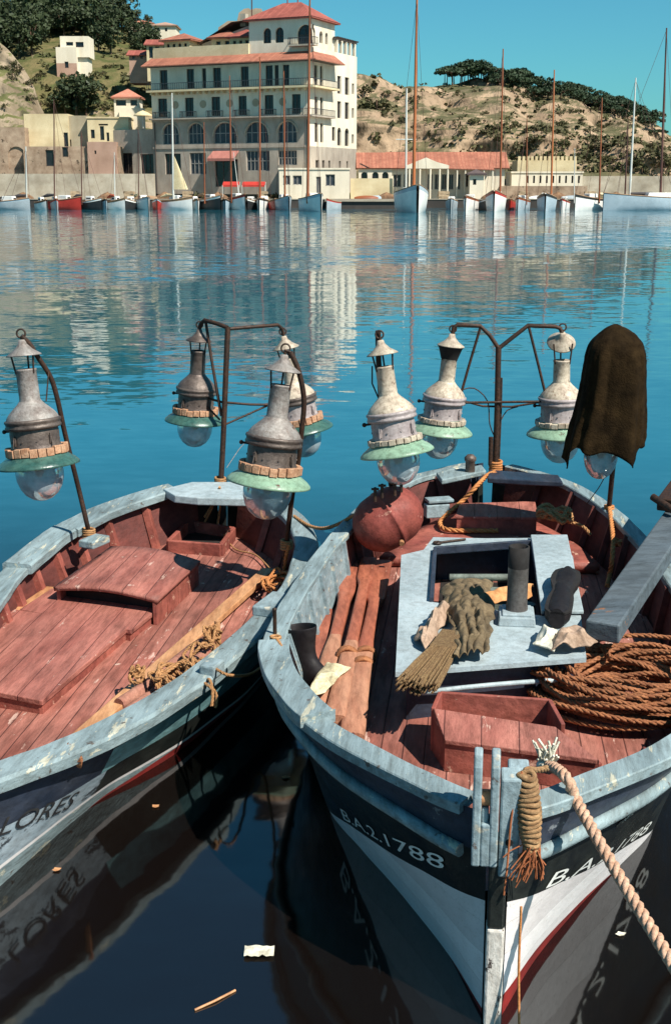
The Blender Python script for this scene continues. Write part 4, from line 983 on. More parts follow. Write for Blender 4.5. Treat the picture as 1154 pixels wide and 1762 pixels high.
mb = MB(); mb.rope(tangle(310,1172,.68,.14,.17,7,.016,.05,.35), .013, n=4); mb.rope(tangle(345,1140,.70,.09,.12,3,.016,.05,.35), .012, n=4)
mb.rope([PZ(330,1165,.72), PZ(352,1168,.80), PZ(362,1172,.86), PY(366,1195,6.45), PY(364,1215,6.42)], .011, n=4); mb.rope([PZ(330,1165,.72), PZ(356,1178,.84), PY(372,1195,6.48), PY(371,1218,6.45)], .011, n=4)
solo(mb, 'rope_bundle', m_rope, 'untidy bundle of tan rope hanging over the near rail', 'rope')
mb = MB(); mb.rope(tangle(238,1172,.66,.04,.06,3,.012,.06), .012, n=4); solo(mb, 'rope_tie', m_rope, 'tan rope tie round the near end of the rolled sail', 'rope'); mb = MB(); mb.rope(tangle(365,1108,.70,.05,.08,4,.012,.06), .011, n=4); solo(mb, 'rope_tie', m_rope, 'tan rope tie round the far end of the rolled sail', 'rope')
mb = MB(); c = PZ(118,1288,.92)
for k in range(3): mb.tube([PZ(113+k*4,1283,.86), PZ(120+k*4,1285,.905), PZ(130+k*3,1296,.90), PZ(134+k*3,1308,.88), PY(134+k*2,1320,5.62)], .011, 6)
mb.blob(PZ(118,1286,.91), .03, (1,1,.8), 8, 6, .3); solo(mb, 'rope_lashing', m_ropebrown, 'brown rope lashing knotted over the near rail above the name', 'rope')
mb = MB(); mb.rope([PZ(497,938,.90), PZ(492,958,.80), PZ(488,985,.66), PZ(484,1005,.62)], .016, n=4); mb.rope(tangle(478,1015,.60,.10,.16,6,.014,.06,.4), .013, n=4)
solo(mb, 'rope_tangle', m_rope_orange, 'orange rope tangle under the post of the nearest lamp', 'rope')
mb = MB()
for (e, q) in (((352,890),.72), ((345,912),.58), ((372,915),.58)): mb.tube(smooth_path([PZ(378,838,1.02), PZ((378+e[0])/2 + 3, (838+e[1])/2, (1.02+q)/2 - .03), PZ(*e, q)], .06), .012, 6)
mb.tube(smooth_path([PZ(385,920,.58), PZ(405,945,.57), PZ(440,955,.57), PZ(470,985,.57)], .06), .008, 5)
solo(mb, 'rope', m_rope, 'tan lines tied to the T shaped frame and dropping into the stern well', 'rope')
mb = MB(); a_ = PZ(506,888,.93); b_ = PZr(612,884,1.0)
mb.rope([a_, a_.lerp(b_,.25) - Vector((0,0,.09)), a_.lerp(b_,.5) - Vector((0,0,.12)), a_.lerp(b_,.75) - Vector((0,0,.08)), b_], .016, n=5); solo(mb, 'rope', m_rope, 'slack rope tying the two boats together below the lamps', 'rope')
mb = MB(); mb.rope([PZ(370,1150,.88), PZ(395,1162,.86), PY(430,1160,7.0), PY(455,1140,7.05), PZr(474,1095,.93)], .011, n=4); lash(mb, PZr(474,1098,.93), .03, 3, .009); mb.rope([PZr(476,1098,.94), PZr(490,1125,.92), PZr(500,1165,.80), PZr(508,1178,.7)], .012, n=4)
solo(mb, 'rope', m_rope, 'thin line from the near rail block to the black thole pin', 'rope')
for (px, py) in ((375,1112),): 
    p = PZ(px, py, .62); mb = MB(); mb.tube([p, p + Vector((0,0,.2))], .022, 10); solo(mb, 'peg', m_spar, 'wooden peg standing beside the rolled sail', 'peg')
survey(False)
# ================================================================== flotsam on the water
c = PZ(446, 1640, .004); mb = MB(); rows = []
for i in range(9):
    rows.append([c + Vector(((k-4)*.018 + .01*noise.noise(Vector((i,k,0))), (i-4)*.010 + .012*noise.noise(Vector((k*.7,i,2))), .010 + .02*abs(noise.noise(Vector((k*.5,i*.6,5)))))) for k in range(9) ])
mb.grid(rows); solo(mb, 'paper_scrap', m_rag, 'crumpled white paper scrap floating between the boats', 'litter')
mb = MB(); mb.tube([PZ(335,1738,.004), PZ(370,1722,.008), PZ(405,1704,.004)], .006, 6); solo(mb, 'reed', m_spar, 'yellow reed floating below the paper scrap', 'reed')
lf = [((268,1388),'orange leaf floating near the left hull'), ((98,1497),'pale peel floating at far left'), ((1067,1608),'white shell of foam floating right of the mooring rope'), ((492,1338),'pale feather floating beside the right hull')]
for i, ((px, py), lb) in enumerate(lf):
    c = PZ(px, py, .004); mb = MB(); a = i*1.3; q = [c + Vector((.03*math.cos(a+t)*(1 if k % 2 else .6), .018*math.sin(a+t), .003 + .004*(k % 2))) for k, t in enumerate([0,.8,1.6,2.4,3.2,4.0,4.8,5.6])]
    mb.add(q, [tuple(range(8))]); solo(mb, 'floating_scrap', m_spar if i in (0,1,4) else m_rag if i in (2,5) else m_straw, lb, 'litter')
mb = MB(); mb.tube(smooth_path([PY(896,1560,4.62), PY(892,1660,4.58), PY(892,1720,4.55), PY(893,1790,4.5)], .05), .006, 6); solo(mb, 'cord', m_rope_orange, 'thin orange cord hanging from the bow into the water', 'cord')
# ================================================================== the far side of the harbour
f_stone = mat('grey_ashlar', (.50,.43,.35), (.37,.31,.25), .8, .7, .2, 2, (1,1,.5), blot=.25, grime=.25)
f_white = mat('white_plaster', (.80,.72,.57), (.66,.58,.44), .8, .7, 0, 2, (1,1,.22), lo=.42, hi=.75, blot=.16, grime=.15)
f_cream = mat('cream_plaster', (.80,.68,.43), (.66,.53,.31), .85, .4, 0, 2, blot=.25, chips=((.40,.27,.16), .64, .7))
f_greyc = mat('grey_cream_plaster', (.50,.43,.30), (.40,.33,.22), .85, .4, 0, 2, blot=.3)
f_pink = mat('pinkish_plaster', (.56,.36,.27), (.45,.28,.20), .85, .4, 0, 2, blot=.3)
f_tan = mat('rough_tan_wall', (.55,.41,.29), (.33,.225,.15), .9, .7, .5, 3, blot=.4, chips=((.10,.07,.045), .585, .9), grime=.5)
f_pale = mat('pale_parapet', (.60,.54,.43), (.43,.37,.28), .85, .6, .2, 2, blot=.35, chips=((.27,.22,.16), .63, .8))
f_roof = mat('red_roof_tiles', (.47,.14,.10), (.34,.09,.065), .8, 1.2, .3, 4, blot=.3, planks=(0, .55, (.27,.065,.05), .2))
f_roofo = mat('orange_roof_tiles', (.52,.21,.13), (.38,.14,.085), .8, 1.2, .3, 4, blot=.3, planks=(0, .55, (.32,.10,.065), .2))
f_roofp = mat('pink_roof_tiles', (.60,.25,.17), (.5,.19,.12), .8, 1.2, .2, 4, blot=.2)
f_rooflt = mat('dark_slate_roof', (.10,.075,.075), (.16,.11,.10), .7, 1, 0, 2, blot=.3)
f_glassd = mat('dark_window_glass', (.012,.012,.016), (.02,.02,.026), .15, 1, blot=0, spec=.5)
f_glassb = mat('blue_grey_window_glass', (.03,.04,.055), (.06,.07,.085), .2, .8, blot=0, spec=.3)
f_frame = mat('pale_window_frame', (.38,.36,.33), (.3,.28,.26), .6, 2, blot=0)
f_framed = mat('dark_window_frame', (.055,.045,.04), (.08,.06,.05), .6, 2, blot=0)
f_rail = mat('iron_railing', (.04,.045,.05), (.06,.06,.065), .5, 2, blot=0)
f_awn = mat('pink_awning', (.50,.20,.16), (.4,.15,.12), .8, 1, blot=.1)
f_red = mat('red_canvas', (.58,.045,.03), (.45,.03,.02), .8, 1, blot=.1)
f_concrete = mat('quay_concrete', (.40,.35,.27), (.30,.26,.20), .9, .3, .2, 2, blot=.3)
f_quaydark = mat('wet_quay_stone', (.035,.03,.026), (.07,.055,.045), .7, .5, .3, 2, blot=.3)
f_mastb = mat('varnished_mast', (.36,.11,.04), (.26,.075,.03), .5, .5, blot=.2)
f_masto = mat('orange_mast', (.52,.17,.055), (.42,.12,.04), .5, .5, blot=.2)
f_mastw = mat('white_mast', (.72,.72,.66), (.6,.6,.55), .5, .5, blot=.1)
f_mastd = mat('dark_mast', (.14,.055,.04), (.09,.04,.03), .5, .5, blot=.2)
f_hullw = mat('white_boat_paint', (.84,.83,.78), (.72,.71,.67), .4, .8, blot=.12, grime=.1)
f_hullg = mat('grey_boat_paint', (.44,.50,.53), (.36,.42,.45), .4, .8, blot=.15)
f_hullb = mat('pale_blue_boat_paint', (.48,.58,.64), (.38,.48,.54), .4, .8, blot=.15)
f_hullr = mat('red_boat_paint', (.52,.045,.03), (.38,.03,.02), .4, .8, blot=.15)
f_hullk = mat('black_boat_paint', (.018,.018,.02), (.03,.03,.03), .4, .8, blot=.15)
f_deckb = mat('boat_deck_wood', (.42,.26,.15), (.32,.19,.10), .7, 1.5, blot=.2)
f_sail = mat('cream_sail_cloth', (.74,.62,.38), (.64,.5,.28), .8, 1, blot=.1)
f_cover = mat('dark_sail_cover', (.05,.045,.05), (.09,.08,.08), .8, 1, blot=.2)
f_covero = mat('orange_sail_cover', (.62,.14,.06), (.5,.1,.05), .8, 1, blot=.1)
f_leafd = mat('dark_evergreen_leaves', (.030,.050,.016), (.055,.078,.024), .7, .25, blot=.45, lo=.4, hi=.6)
f_leafp = mat('pine_needles', (.030,.058,.024), (.052,.085,.032), .7, .25, blot=.4, lo=.4, hi=.6)
f_leafb = mat('olive_green_scrub', (.070,.080,.028), (.15,.13,.05), .8, .5, blot=.4)
f_leafo = mat('dry_brown_scrub', (.13,.105,.05), (.08,.08,.03), .8, .5, blot=.35)
f_trunk = mat('tree_bark', (.16,.10,.06), (.10,.06,.04), .9, 2, blot=.2)

def terrain_mat(name, rock, rock2, dark, green, green2, lo, hi, gshift=0.0):
    M = bpy.data.materials.new(name); M.use_nodes = True; nt = M.node_tree; N = nt.nodes; L = nt.links; b = N['Principled BSDF']; b.inputs['Roughness'].default_value = .95; b.inputs['Specular IOR Level'].default_value = .1
    geo = N.new('ShaderNodeNewGeometry'); sp = N.new('ShaderNodeSeparateXYZ'); L.new(geo.outputs['True Normal'], sp.inputs[0])
    def nz(sc, det, st=(1,1,1)):
        mp = N.new('ShaderNodeMapping'); mp.inputs['Scale'].default_value = st; L.new(geo.outputs['Position'], mp.inputs['Vector'])
        n = N.new('ShaderNodeTexNoise'); n.inputs['Scale'].default_value = sc; n.inputs['Detail'].default_value = det; n.inputs['Roughness'].default_value = .62; L.new(mp.outputs[0], n.inputs['Vector']); return n.outputs['Fac']
    def rmp(s, a, c):
        r = N.new('ShaderNodeMapRange'); r.inputs['From Min'].default_value = a; r.inputs['From Max'].default_value = c; L.new(s, r.inputs['Value']); return r.outputs[0]
    def mix(f, A, B):
        x = N.new('ShaderNodeMix'); x.data_type = 'RGBA'; L.new(f, x.inputs[0])
        for k, q in ((6, A), (7, B)):
            if isinstance(q, tuple): x.inputs[k].default_value = (*q, 1)
            else: L.new(q, x.inputs[k])
        return x.outputs[2]
    r_ = mix(rmp(nz(.12, 8, (1,1,.45)), .38, .62), rock, rock2)
    r_ = mix(rmp(nz(.30, 8, (1.2,1.2,.35)), .57, .66), r_, dark)
    g_ = mix(rmp(nz(.25, 6), .4, .6), green, green2)
    ad = N.new('ShaderNodeMath'); ad.operation = 'MULTIPLY_ADD'; L.new(nz(.07, 6), ad.inputs[0]); ad.inputs[1].default_value = .9; L.new(sp.outputs[2], ad.inputs[2])
    L.new(mix(rmp(ad.outputs[0], lo, hi), r_, g_), b.inputs['Base Color'])
    bp = N.new('ShaderNodeBump'); bp.inputs['Strength'].default_value = .8; bp.inputs['Distance'].default_value = 1.0; L.new(nz(.5, 8, (1,1,.5)), bp.inputs['Height']); L.new(bp.outputs[0], b.inputs['Normal'])
    return M
m_cliff = terrain_mat('sandstone_cliff', (.39,.28,.185), (.25,.175,.115), (.10,.08,.05), (.08,.08,.038), (.14,.12,.065), 1.22, 1.40)
m_lefthill = terrain_mat('grassy_hill', (.42,.33,.22), (.29,.22,.14), (.12,.09,.05), (.075,.085,.03), (.16,.13,.06), 1.05, 1.2)
m_crag = terrain_mat('grey_tan_crag', (.34,.265,.185), (.15,.115,.075), (.07,.065,.035), (.08,.085,.035), (.13,.13,.05), 1.16, 1.32)

class Terrain:
    def __init__(s, px0, px1, rows, amp, seed, ny=60, nx=150):
        # rows: list of (t, depth-fn, y-fn or None with height-fn)
        s.rows = rows; s.px0 = px0; s.px1 = px1; s.amp = amp; s.seed = seed; s.ny = ny; s.nx = nx
    def key(s, i, px):
        dep, yf, zf = s.rows[i]
        d = dep(px) if callable(dep) else dep
        if yf is not None: return PY(px, yf(px), d)
        p = PY(px, 300, d); p.z = zf; return p
    def at(s, px, t, rough=True):
        u = t * (len(s.rows) - 1); i = min(int(u), len(s.rows) - 2); q = u - i
        a, b = s.key(i, px), s.key(i+1, px); p = a.lerp(b, q)
        if rough:
            w = min(1, t * 4) * s.amp
            f = noise.fractal(Vector((p.x*.035 + s.seed, p.y*.035, p.z*.06)), .9, 2.1, 6)
            f2 = noise.noise(Vector((p.x*.16, p.z*.10, s.seed + p.y*.1)))
            p = p + Vector((0, -1.0*f*w*1.3 - f2*w*.5, f*w*.28 + f2*w*.12))
        return p
    def build(s, name, m, tmax=1.0):
        mb = MB(); rows = []
        for j in range(s.ny + 1):
            rows.append([s.at(s.px0 + (s.px1 - s.px0)*k/s.nx, tmax*j/s.ny) for k in range(s.nx + 1)])
        mb.grid(rows, 0, True); return tag(mb.build(name, m), None, None, kind='structure')
ridgeR = lin([(480,140),(560,137),(617,133),(665,137),(694,150),(729,148),(764,140),(824,130),(879,142),(928,160),(1003,176),(1053,190),(1117,218),(1140,238),(1200,264),(1400,305)])
topR = lin([(480,150),(560,148),(617,139),(650,141),(690,165),(730,158),(770,172),(800,168),(860,160),(885,178),(920,192),(948,182),(990,192),(1030,214),(1072,200),(1100,216),(1130,240),(1200,270),(1400,306)])
midR = lin([(480,230),(617,215),(700,222),(780,225),(860,228),(960,236),(1050,246),(1130,258),(1200,282),(1400,309)])
TR = Terrain(470, 1420, [(212, None, 1.2), (250, lambda p: max(midR(p)+48, 292), None), (262, midR, None), (284, lambda p: (midR(p)+topR(p))/2 + 6, None), (300, topR, None), (345, ridgeR, None), (440, None, 6)], 5.5, 3.3, 90, 240)
TR.build('hill', m_cliff)
ridgeL = lin([(-300,60),(-100,44),(0,44),(60,40),(110,42),(160,44),(210,48),(260,54),(320,62),(400,82),(480,115),(560,150)])
slopeL = lin([(-300,120),(-100,110),(60,100),(120,104),(170,110),(220,112),(300,112),(400,125),(560,190)])
lowL = lin([(-300,215),(0,210),(60,198),(120,192),(170,186),(230,190),(400,205),(560,240)])
TL = Terrain(-320, 600, [(229, None, 1.2), (240, lambda p: 250, None), (246, lowL, None), (272, slopeL, None), (325, ridgeL, None), (420, None, 8)], 2.4, 9.1, 60, 150)
TL.build('hill', m_lefthill)
cragR = lin([(-300,20),(-60,44),(-10,64),(16,86),(40,116),(58,148),(72,184),(90,220),(112,258)])
TC = Terrain(-320, 112, [(226, None, 1.2), (231, lambda p: max(cragR(p)+40, 225), None), (237, lambda p: cragR(p)*.45+ 225*.55, None), (241, lambda p: cragR(p)*.8+225*.2, None), (244, cragR, None), (262, lambda p: cragR(p)+8, None), (275, None, 6)], 5.0, 5.7, 70, 120)
TC.build('crag', m_crag)
mb = MB(); mb.add([(-900,198.4,1.25),(900,198.4,1.25),(1500,5000,1.25),(-1500,5000,1.25)], [(0,1,2,3)]); tag(mb.build('ground', f_concrete), None, None, kind='structure')
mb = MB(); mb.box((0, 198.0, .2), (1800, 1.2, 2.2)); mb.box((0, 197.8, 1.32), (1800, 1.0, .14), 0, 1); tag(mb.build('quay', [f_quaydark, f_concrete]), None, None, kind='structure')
# jetty in front of the clubhouse
pj0, pj1 = PZ(562,356,0), PZ(700,356,0)
t = thing('jetty', 'dark fronted stone jetty before the red roofed clubhouse', 'jetty', ((pj0.x+pj1.x)/2, 187, 0))
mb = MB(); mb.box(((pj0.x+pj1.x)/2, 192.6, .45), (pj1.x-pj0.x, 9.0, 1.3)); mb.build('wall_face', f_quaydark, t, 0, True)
mb = MB(); mb.box(((pj0.x+pj1.x)/2, 192.5, 1.2), (pj1.x-pj0.x+.3, 9.4, .2)); mb.build('deck', f_concrete, t, 0, True)

# ---------------------------------------------------------------- buildings
def facade(mb, P, n_in, u0, u1, z0, z1, ops, depth=.35, mfn=None):
    """wall with real openings: ops = (ua, ub, za, zb, arched)"""
    us = sorted({u0, u1, *[o[0] for o in ops], *[o[1] for o in ops]}); zs = sorted({z0, z1, *[o[2] for o in ops], *[o[3] for o in ops], *( [mfn] if isinstance(mfn, float) else [])})
    us = [u for u in us if u0 <= u <= u1]; zs = [z for z in zs if z0 <= z <= z1]
    for a, b in zip(us, us[1:]):
        for c, d in zip(zs, zs[1:]):
            mu, mz = (a+b)/2, (c+d)/2
            if any(o[0] < mu < o[1] and o[2] < mz < o[3] for o in ops): continue
            mb.add([P(a,c), P(b,c), P(b,d), P(a,d)], [(0,1,2,3)], 1 if isinstance(mfn, float) and mz < mfn else 0)
    for o in ops:
        a, b, c, d = o[:4]; m_ = 1 if isinstance(mfn, float) and (c+d)/2 < mfn else 0
        ring = [(a,c),(b,c)]
        if len(o) > 4 and o[4]:
            r = (b-a)/2; cx = (a+b)/2; zc = d - r
            arc = [(cx + r*math.cos(t), zc + r*math.sin(t)) for t in [math.pi*i/12 for i in range(13)]]
            for i in range(6): mb.add([P(b,d), P(*arc[i]), P(*arc[i+1])], [(0,2,1)], m_)
            for i in range(6,12): mb.add([P(a,d), P(*arc[i]), P(*arc[i+1])], [(0,2,1)], m_)
            ring += arc
        else: ring += [(b,d),(a,d)]
        k = len(ring)
        mb.add([P(*q) for q in ring] + [P(*q) + n_in*depth for q in ring], [(i, (i+1) % k, (i+1) % k + k, i + k) for i in range(k)], m_)
def pane(parent, P, n_in, o, glass, frame, depth=.3, bars=1, hb=1, name='window', fw=.11):
    a, b, c, d = o[:4]; mb = MB(); n = n_in
    mb.add([P(a-.05,c-.05)+n*depth, P(b+.05,c-.05)+n*depth, P(b+.05,d+.05)+n*depth, P(a-.05,d+.05)+n*depth], [(0,1,2,3)], 0)
    ux = (P(b,c) - P(a,c)).normalized()
    def bar_(x0, z0, x1, z1):
        A = P(x0,z0) + n*(depth-.05); B = P(x1,z1) + n*(depth-.05); mb.beam(A, B, fw, .06, n, 1)
    bar_(a, c+fw/2, b, c+fw/2); bar_(a+fw/2, c, a+fw/2, d); bar_(b-fw/2, c, b-fw/2, d); bar_(a, d-fw/2, b, d-fw/2)
    for i in range(bars): x = a + (b-a)*(i+1)/(bars+1); bar_(x, c, x, d)
    for i in range(hb): z = c + (d-c)*(i+1)/(hb+1); bar_(a, z, b, z)
    return mb.build(name, [glass, frame], parent)
def hip(mb, x0, x1, y0, y1, z0, h, over=.6, m=0, ridge=None):
    x0 -= over; x1 += over; y0 -= over; y1 += over
    d = min(x1-x0, y1-y0)/2 if ridge is None else ridge
    if x1-x0 >= y1-y0: A, B = ((x0+d), (y0+y1)/2), ((x1-d), (y0+y1)/2)
    else: A, B = ((x0+x1)/2, y0+d), ((x0+x1)/2, y1-d)
    v = [(x0,y0,z0),(x1,y0,z0),(x1,y1,z0),(x0,y1,z0),(*A,z0+h),(*B,z0+h)]
    if x1-x0 >= y1-y0: f = [(0,1,5,4),(1,2,5),(2,3,4,5),(3,0,4),(3,2,1,0)]
    else: f = [(0,1,4),(1,2,5,4),(2,3,5),(3,0,4,5),(3,2,1,0)]
    mb.add(v, f, m); mb.box(((x0+x1)/2, (y0+y1)/2, z0-.12), (x1-x0-.1, y1-y0-.1, .2), 0, m)

# --- the big hotel
C0 = Vector((-4.1, 205, 0)); HR = R(-24.5)
HT = thing('hotel', 'large white and stone hotel with red roofed corner tower and balconies', 'hotel', tuple(C0), HR); HI = ROOT[HT.name].inverted()
OL = HI @ Vector((0,0,CAM_H))
def fx(px, py=200):
    d = HI.to_3x3() @ ray(px, py); t = -OL.y / d.y; return (OL + d*t)
def sx_(px, py=200):
    d = HI.to_3x3() @ ray(px, py); t = -OL.x / d.x; return (OL + d*t)
def zx(u): return 230 + u / 2.815          # pixel columns read off an enlarged view
XL = fx(262).x; XA = fx(203).x; SD = 18.7; ZW = 9.5
PF = lambda u, z: Vector((u, 0, z)); PS = lambda u, z: Vector((0, u, z))
nF = Vector((0,1,0)); nS = Vector((-1,0,0))
ops = []; kinds = []
def op(a, b, z0, z1, arch=False, kind='d'): ops.append((fx(zx(a)).x, fx(zx(b)).x, z0, z1, arch)); kinds.append(kind)
for a, b in ((133,170),(262,298),(336,356),(389,427),(522,560),(641,676),(684,704),(724,755)): op(a, b, 18.9, 22.0)
for a, b in ((120,164),(250,292),(378,420),(508,548),(634,677),(766,808)): op(a, b, 14.5, 17.5)
for a, b in ((139,216),(262,340),(386,496),(541,650),(696,788)): op(a, b, 10.1, 13.4, True, 'b')
op(145,222,5.2,8.6,False,'d'); op(266,345,5.2,8.7,False,'b'); op(388,500,3.2,7.6,False,'o'); op(541,655,5.7,8.9,False,'w'); op(697,788,6.6,8.9,False,'w')
wall = MB()
facade(wall, PF, nF, XL, 0, 2.0, 22.4, ops, .4, ZW + 4.5)
annex = [(fx(237).x, fx(266).x - .3, 5.0, 8.6), (fx(197).x, fx(223).x, 5.0, 8.8)]
annex = [(a, min(b, XL-.3), c, d) for a, b, c, d in annex]
wall2 = MB(); XA = fx(192).x
facade(wall2, lambda u, z: Vector((u, .35, z)), nF, XA, XL, 2.0, 12.6, annex, .4)
wall2.box(((XA+XL)/2, 5.4, 12.5), (XL-XA, 9.8, .3)); wall2.add([(XA,.35,2),(XA,10,2),(XA,10,12.5),(XA,.35,12.5)], [(0,3,2,1)])
wall2.build('annex_wall', f_stone, HT)
for o in annex: pane(HT, lambda u, z: Vector((u, .35, z)), nF, o, f_glassd, f_framed, .35, 2, 0)
sops = []; sk = []
def sop(a, b, z0, z1, arch=False): sops.append((sx_(zx(a)).y, sx_(zx(b)).y, z0, z1, arch))
for a, b in ((876,892),(903,917)): sop(a, b, 18.9, 22.0); sop(a, b, 14.5, 17.2); sop(a, b, 10.2, 13.2)
for a, b in ((986,1004),(1022,1042)): sop(a, b, 18.2, 21.0); sop(a, b, 14.3, 17.0); sop(a, b, 9.9, 12.8, True)
for a, b in ((1056,1066),): sop(a, b, 18.5, 20.2); sop(a, b, 14.6, 16.2); sop(a, b, 10.4, 11.9)
sop(960,976,10.6,12.8)
for a, b in ((880,896),(912,924),(942,952),(994,1003),(1030,1038)): sop(a, b, 6.2, 7.4)
facade(wall, PS, nS, 0, SD, 2.0, 24.6, sops, .4, ZW + .01)
wall.add([(XL,0,2),(XL,12,2),(XL,12,22.4),(XL,0,22.4)], [(0,3,2,1)]); wall.add([(XL,12,2),(0,SD,2),(0,SD,24.6),(XL,12,22.4)], [(0,3,2,1)])
wall.add([(XL,0,22.38),(0,0,22.38),(0,SD,22.38),(XL,12,22.38)], [(0,1,2,3)])
wall.box(((XL)/2, -.06, 13.95), (-XL, .25, .5), 0, 1); wall.box((XL/2, -.04, 9.55), (-XL, .16, .35), 0, 1)
wall.build('wall', [f_white, f_stone], HT)
for o, k in zip(ops, kinds):
    g_, f_, nb = {'d': (f_glassd, f_framed, 1), 'b': (f_glassb, f_frame, 3), 'w': (f_glassb, f_frame, 5), 'o': (f_glassd, f_framed, 2)}[k]
    pane(HT, PF, nF, o, g_, f_, .36, nb, 0 if k in 'do' else 1, 'door' if k == 'o' else 'window')
for o in sops: pane(HT, PS, nS, o, f_glassd, f_framed, .36, 0, 0)
# arch surrounds
for o in ops:
    if o[4]:
        r = (o[1]-o[0])/2; cx = (o[0]+o[1])/2; zc = o[3]-r; mb = MB()
        mb.tube([Vector((cx + (r+.14)*math.cos(t), -.05, zc + (r+.14)*math.sin(t))) for t in [math.pi*i/14 for i in range(15)]], .16, 6); mb.build('arch_surround', f_pale, HT)
# round plaques between the third floor windows, rainwater pipes
for u in (205, 338, 466, 592, 722):
    c = fx(zx(u)); mb = MB(); mb.tube([Vector((c.x, -.06, 16.4)), Vector((c.x, .02, 16.4))], .62, 18); mb.build('plaque', f_greyc, HT)
for x in (XL + .5, -.4):
    mb = MB(); mb.tube([Vector((x, -.12, 2.0)), Vector((x, -.12, 13.6))], .08, 6); mb.build('rainwater_pipe', f_framed, HT)
# balconies
def balcony(parent, pts, z, out, h=1.05, brackets=True):
    mb = MB(); a, b = pts
    mb.box(((a.x+b.x)/2 , (a.y+b.y)/2, z - .15), (abs(b.x-a.x) if abs(b.x-a.x) > .01 else out, abs(b.y-a.y) if abs(b.y-a.y) > .01 else out, .3))
    s = mb.build('balcony_slab', f_pale, parent)
    return s
def railing(parent, path, z, h=1.05, sp=.42):
    mb = MB(); P_ = [Vector((x, y, z)) for x, y in path]
    for a, b in zip(P_, P_[1:]):
        up = Vector((0,0,h)); mb.beam(a + up, b + up, .09, .09); mb.beam(a + up*.08, b + up*.08, .06, .06); n = max(1, int((b-a).length / sp))
        for i in range(n + 1): q = a.lerp(b, i/n); mb.beam(q, q + up, .045, .045, (1,0,0))
    return mb.build('railing', f_rail, parent)
mb = MB(); mb.box(((XL+1.4)/2, -.8, 18.55), (1.4-XL, 1.6, .3)); mb.box((.7, 4.25, 18.56), (1.4, 8.5, .3))
for i in range(26): mb.box((XL + .6 + i*(-XL-.6)/25.5, -.6, 18.2), (.28, 1.1, .4))
sl_ = mb.build('balcony', f_cream, HT); railing(sl_, [(XL+.1,-1.5),(1.3,-1.5),(1.3,8.4)], 18.7)
mb = MB(); mb.box(((XL+.9)/2, -.5, 14.15), (.9-XL, 1.0, .22)); mb.box((.45, 4.0, 14.16), (.9, 8.0, .22)); sl2 = mb.build('balcony', f_stone, HT)
for o in ops[8:14]: railing(sl2, [(o[0]-.5,-.05),(o[0]-.5,-.9),(o[1]+.5,-.9),(o[1]+.5,-.05)], 14.26, 1.0, .3)
railing(sl2, [(-.5,-.9),(.82,-.9),(.82,7.9)], 14.26, 1.0, .35)
# tiled eave running round front and corner
mb = MB(); e0, e1 = -2.0, 1.3; zE, zT = 22.55, 24.05
mb.add([(XL-.6,e0,zE),(2.0,e0,zE),(-.1,e1,zT),(XL-.6,e1,zT),(2.0,9.3,zE),(-.1,9.3,zT)], [(0,1,2,3),(1,4,5,2)])
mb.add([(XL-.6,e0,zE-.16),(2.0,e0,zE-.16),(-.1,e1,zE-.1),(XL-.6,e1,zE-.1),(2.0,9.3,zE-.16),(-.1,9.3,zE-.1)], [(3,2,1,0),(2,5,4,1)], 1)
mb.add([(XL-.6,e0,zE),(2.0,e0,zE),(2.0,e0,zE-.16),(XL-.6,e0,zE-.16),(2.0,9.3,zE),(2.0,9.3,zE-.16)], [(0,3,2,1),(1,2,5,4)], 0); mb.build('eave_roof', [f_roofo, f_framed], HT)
# attic parapet, tower, pergola
T0, T1 = fx(424).x, -.6; tz0, tz1 = 23.2, 29.0; ty = 1.4; td = 9.5
mb = MB(); mb.box(((XL+T0)/2, 1.25, 24.5), (T0-XL, .3, 2.2)); mb.build('parapet', f_cream, HT)
tw = MB(); PT = lambda u, z: Vector((u, ty, z)); PTs = lambda u, z: Vector((T1, u, z))
tops = [(fx(zx(a)).x + .3, fx(zx(b)).x + .3, z0, z1, True) for a, b, z0, z1 in ((605,643,25.5,27.8),(663,703,25.5,27.8),(768,840,25.0,28.0))]
tsops = [(1.9,3.4,25.3,27.7,True),(5.0,6.2,25.6,27.4,True),(7.2,8.2,25.6,27.4,True)]
facade(tw, PT, nF, T0, T1, tz0, tz1, tops, .5); facade(tw, PTs, nS, ty, ty+td, tz0, tz1, tsops, .5)
tw.add([(T0,ty,tz0),(T0,ty+td,tz0),(T0,ty+td,tz1),(T0,ty,tz1)], [(0,3,2,1)]); tw.add([(T0,ty+td,tz0),(T1,ty+td,tz0),(T1,ty+td,tz1),(T0,ty+td,tz1)], [(0,3,2,1)])
tt = tw.build('tower', f_white, HT)
for o in tops: pane(tt, PT, nF, o, f_glassd, f_framed, .45, 1, 1)
for o in tsops: pane(tt, PTs, nS, o, f_glassd, f_framed, .45, 0, 0)
mb = MB(); hip(mb, T0, T1, ty, ty+td, tz1+.15, 2.9, .8, 0, 4.6); mb.tube([(T0+4.6,ty+td/2,tz1+2.9),(T0+4.6,ty+td/2,tz1+4.2)], .1, 6); mb.tube([(T1-4.4,ty+td/2,tz1+2.9),(T1-4.4,ty+td/2,tz1+4.3)], .1, 6); mb.build('tower_roof', f_roof, HT)
mb = MB(); mb.box((tops[2][0]*.5+tops[2][1]*.5, ty-.7, 24.85), (4.6, 1.4, .25)); b_ = mb.build('balcony', f_pale, tt); railing(b_, [(tops[2][0]-1.0,ty-.1),(tops[2][0]-1.0,ty-1.3),(tops[2][1]+1.0,ty-1.3),(tops[2][1]+1.0,ty-.1)], 24.98, 1.0, .3)
for i in range(10): mb = MB(); mb.box((-.3 if i < 5 else -4.0, 11.0 + (i % 5)*1.8, 25.6), (.45, .45, 2.0)); mb.build('pergola_post', f_white, HT)
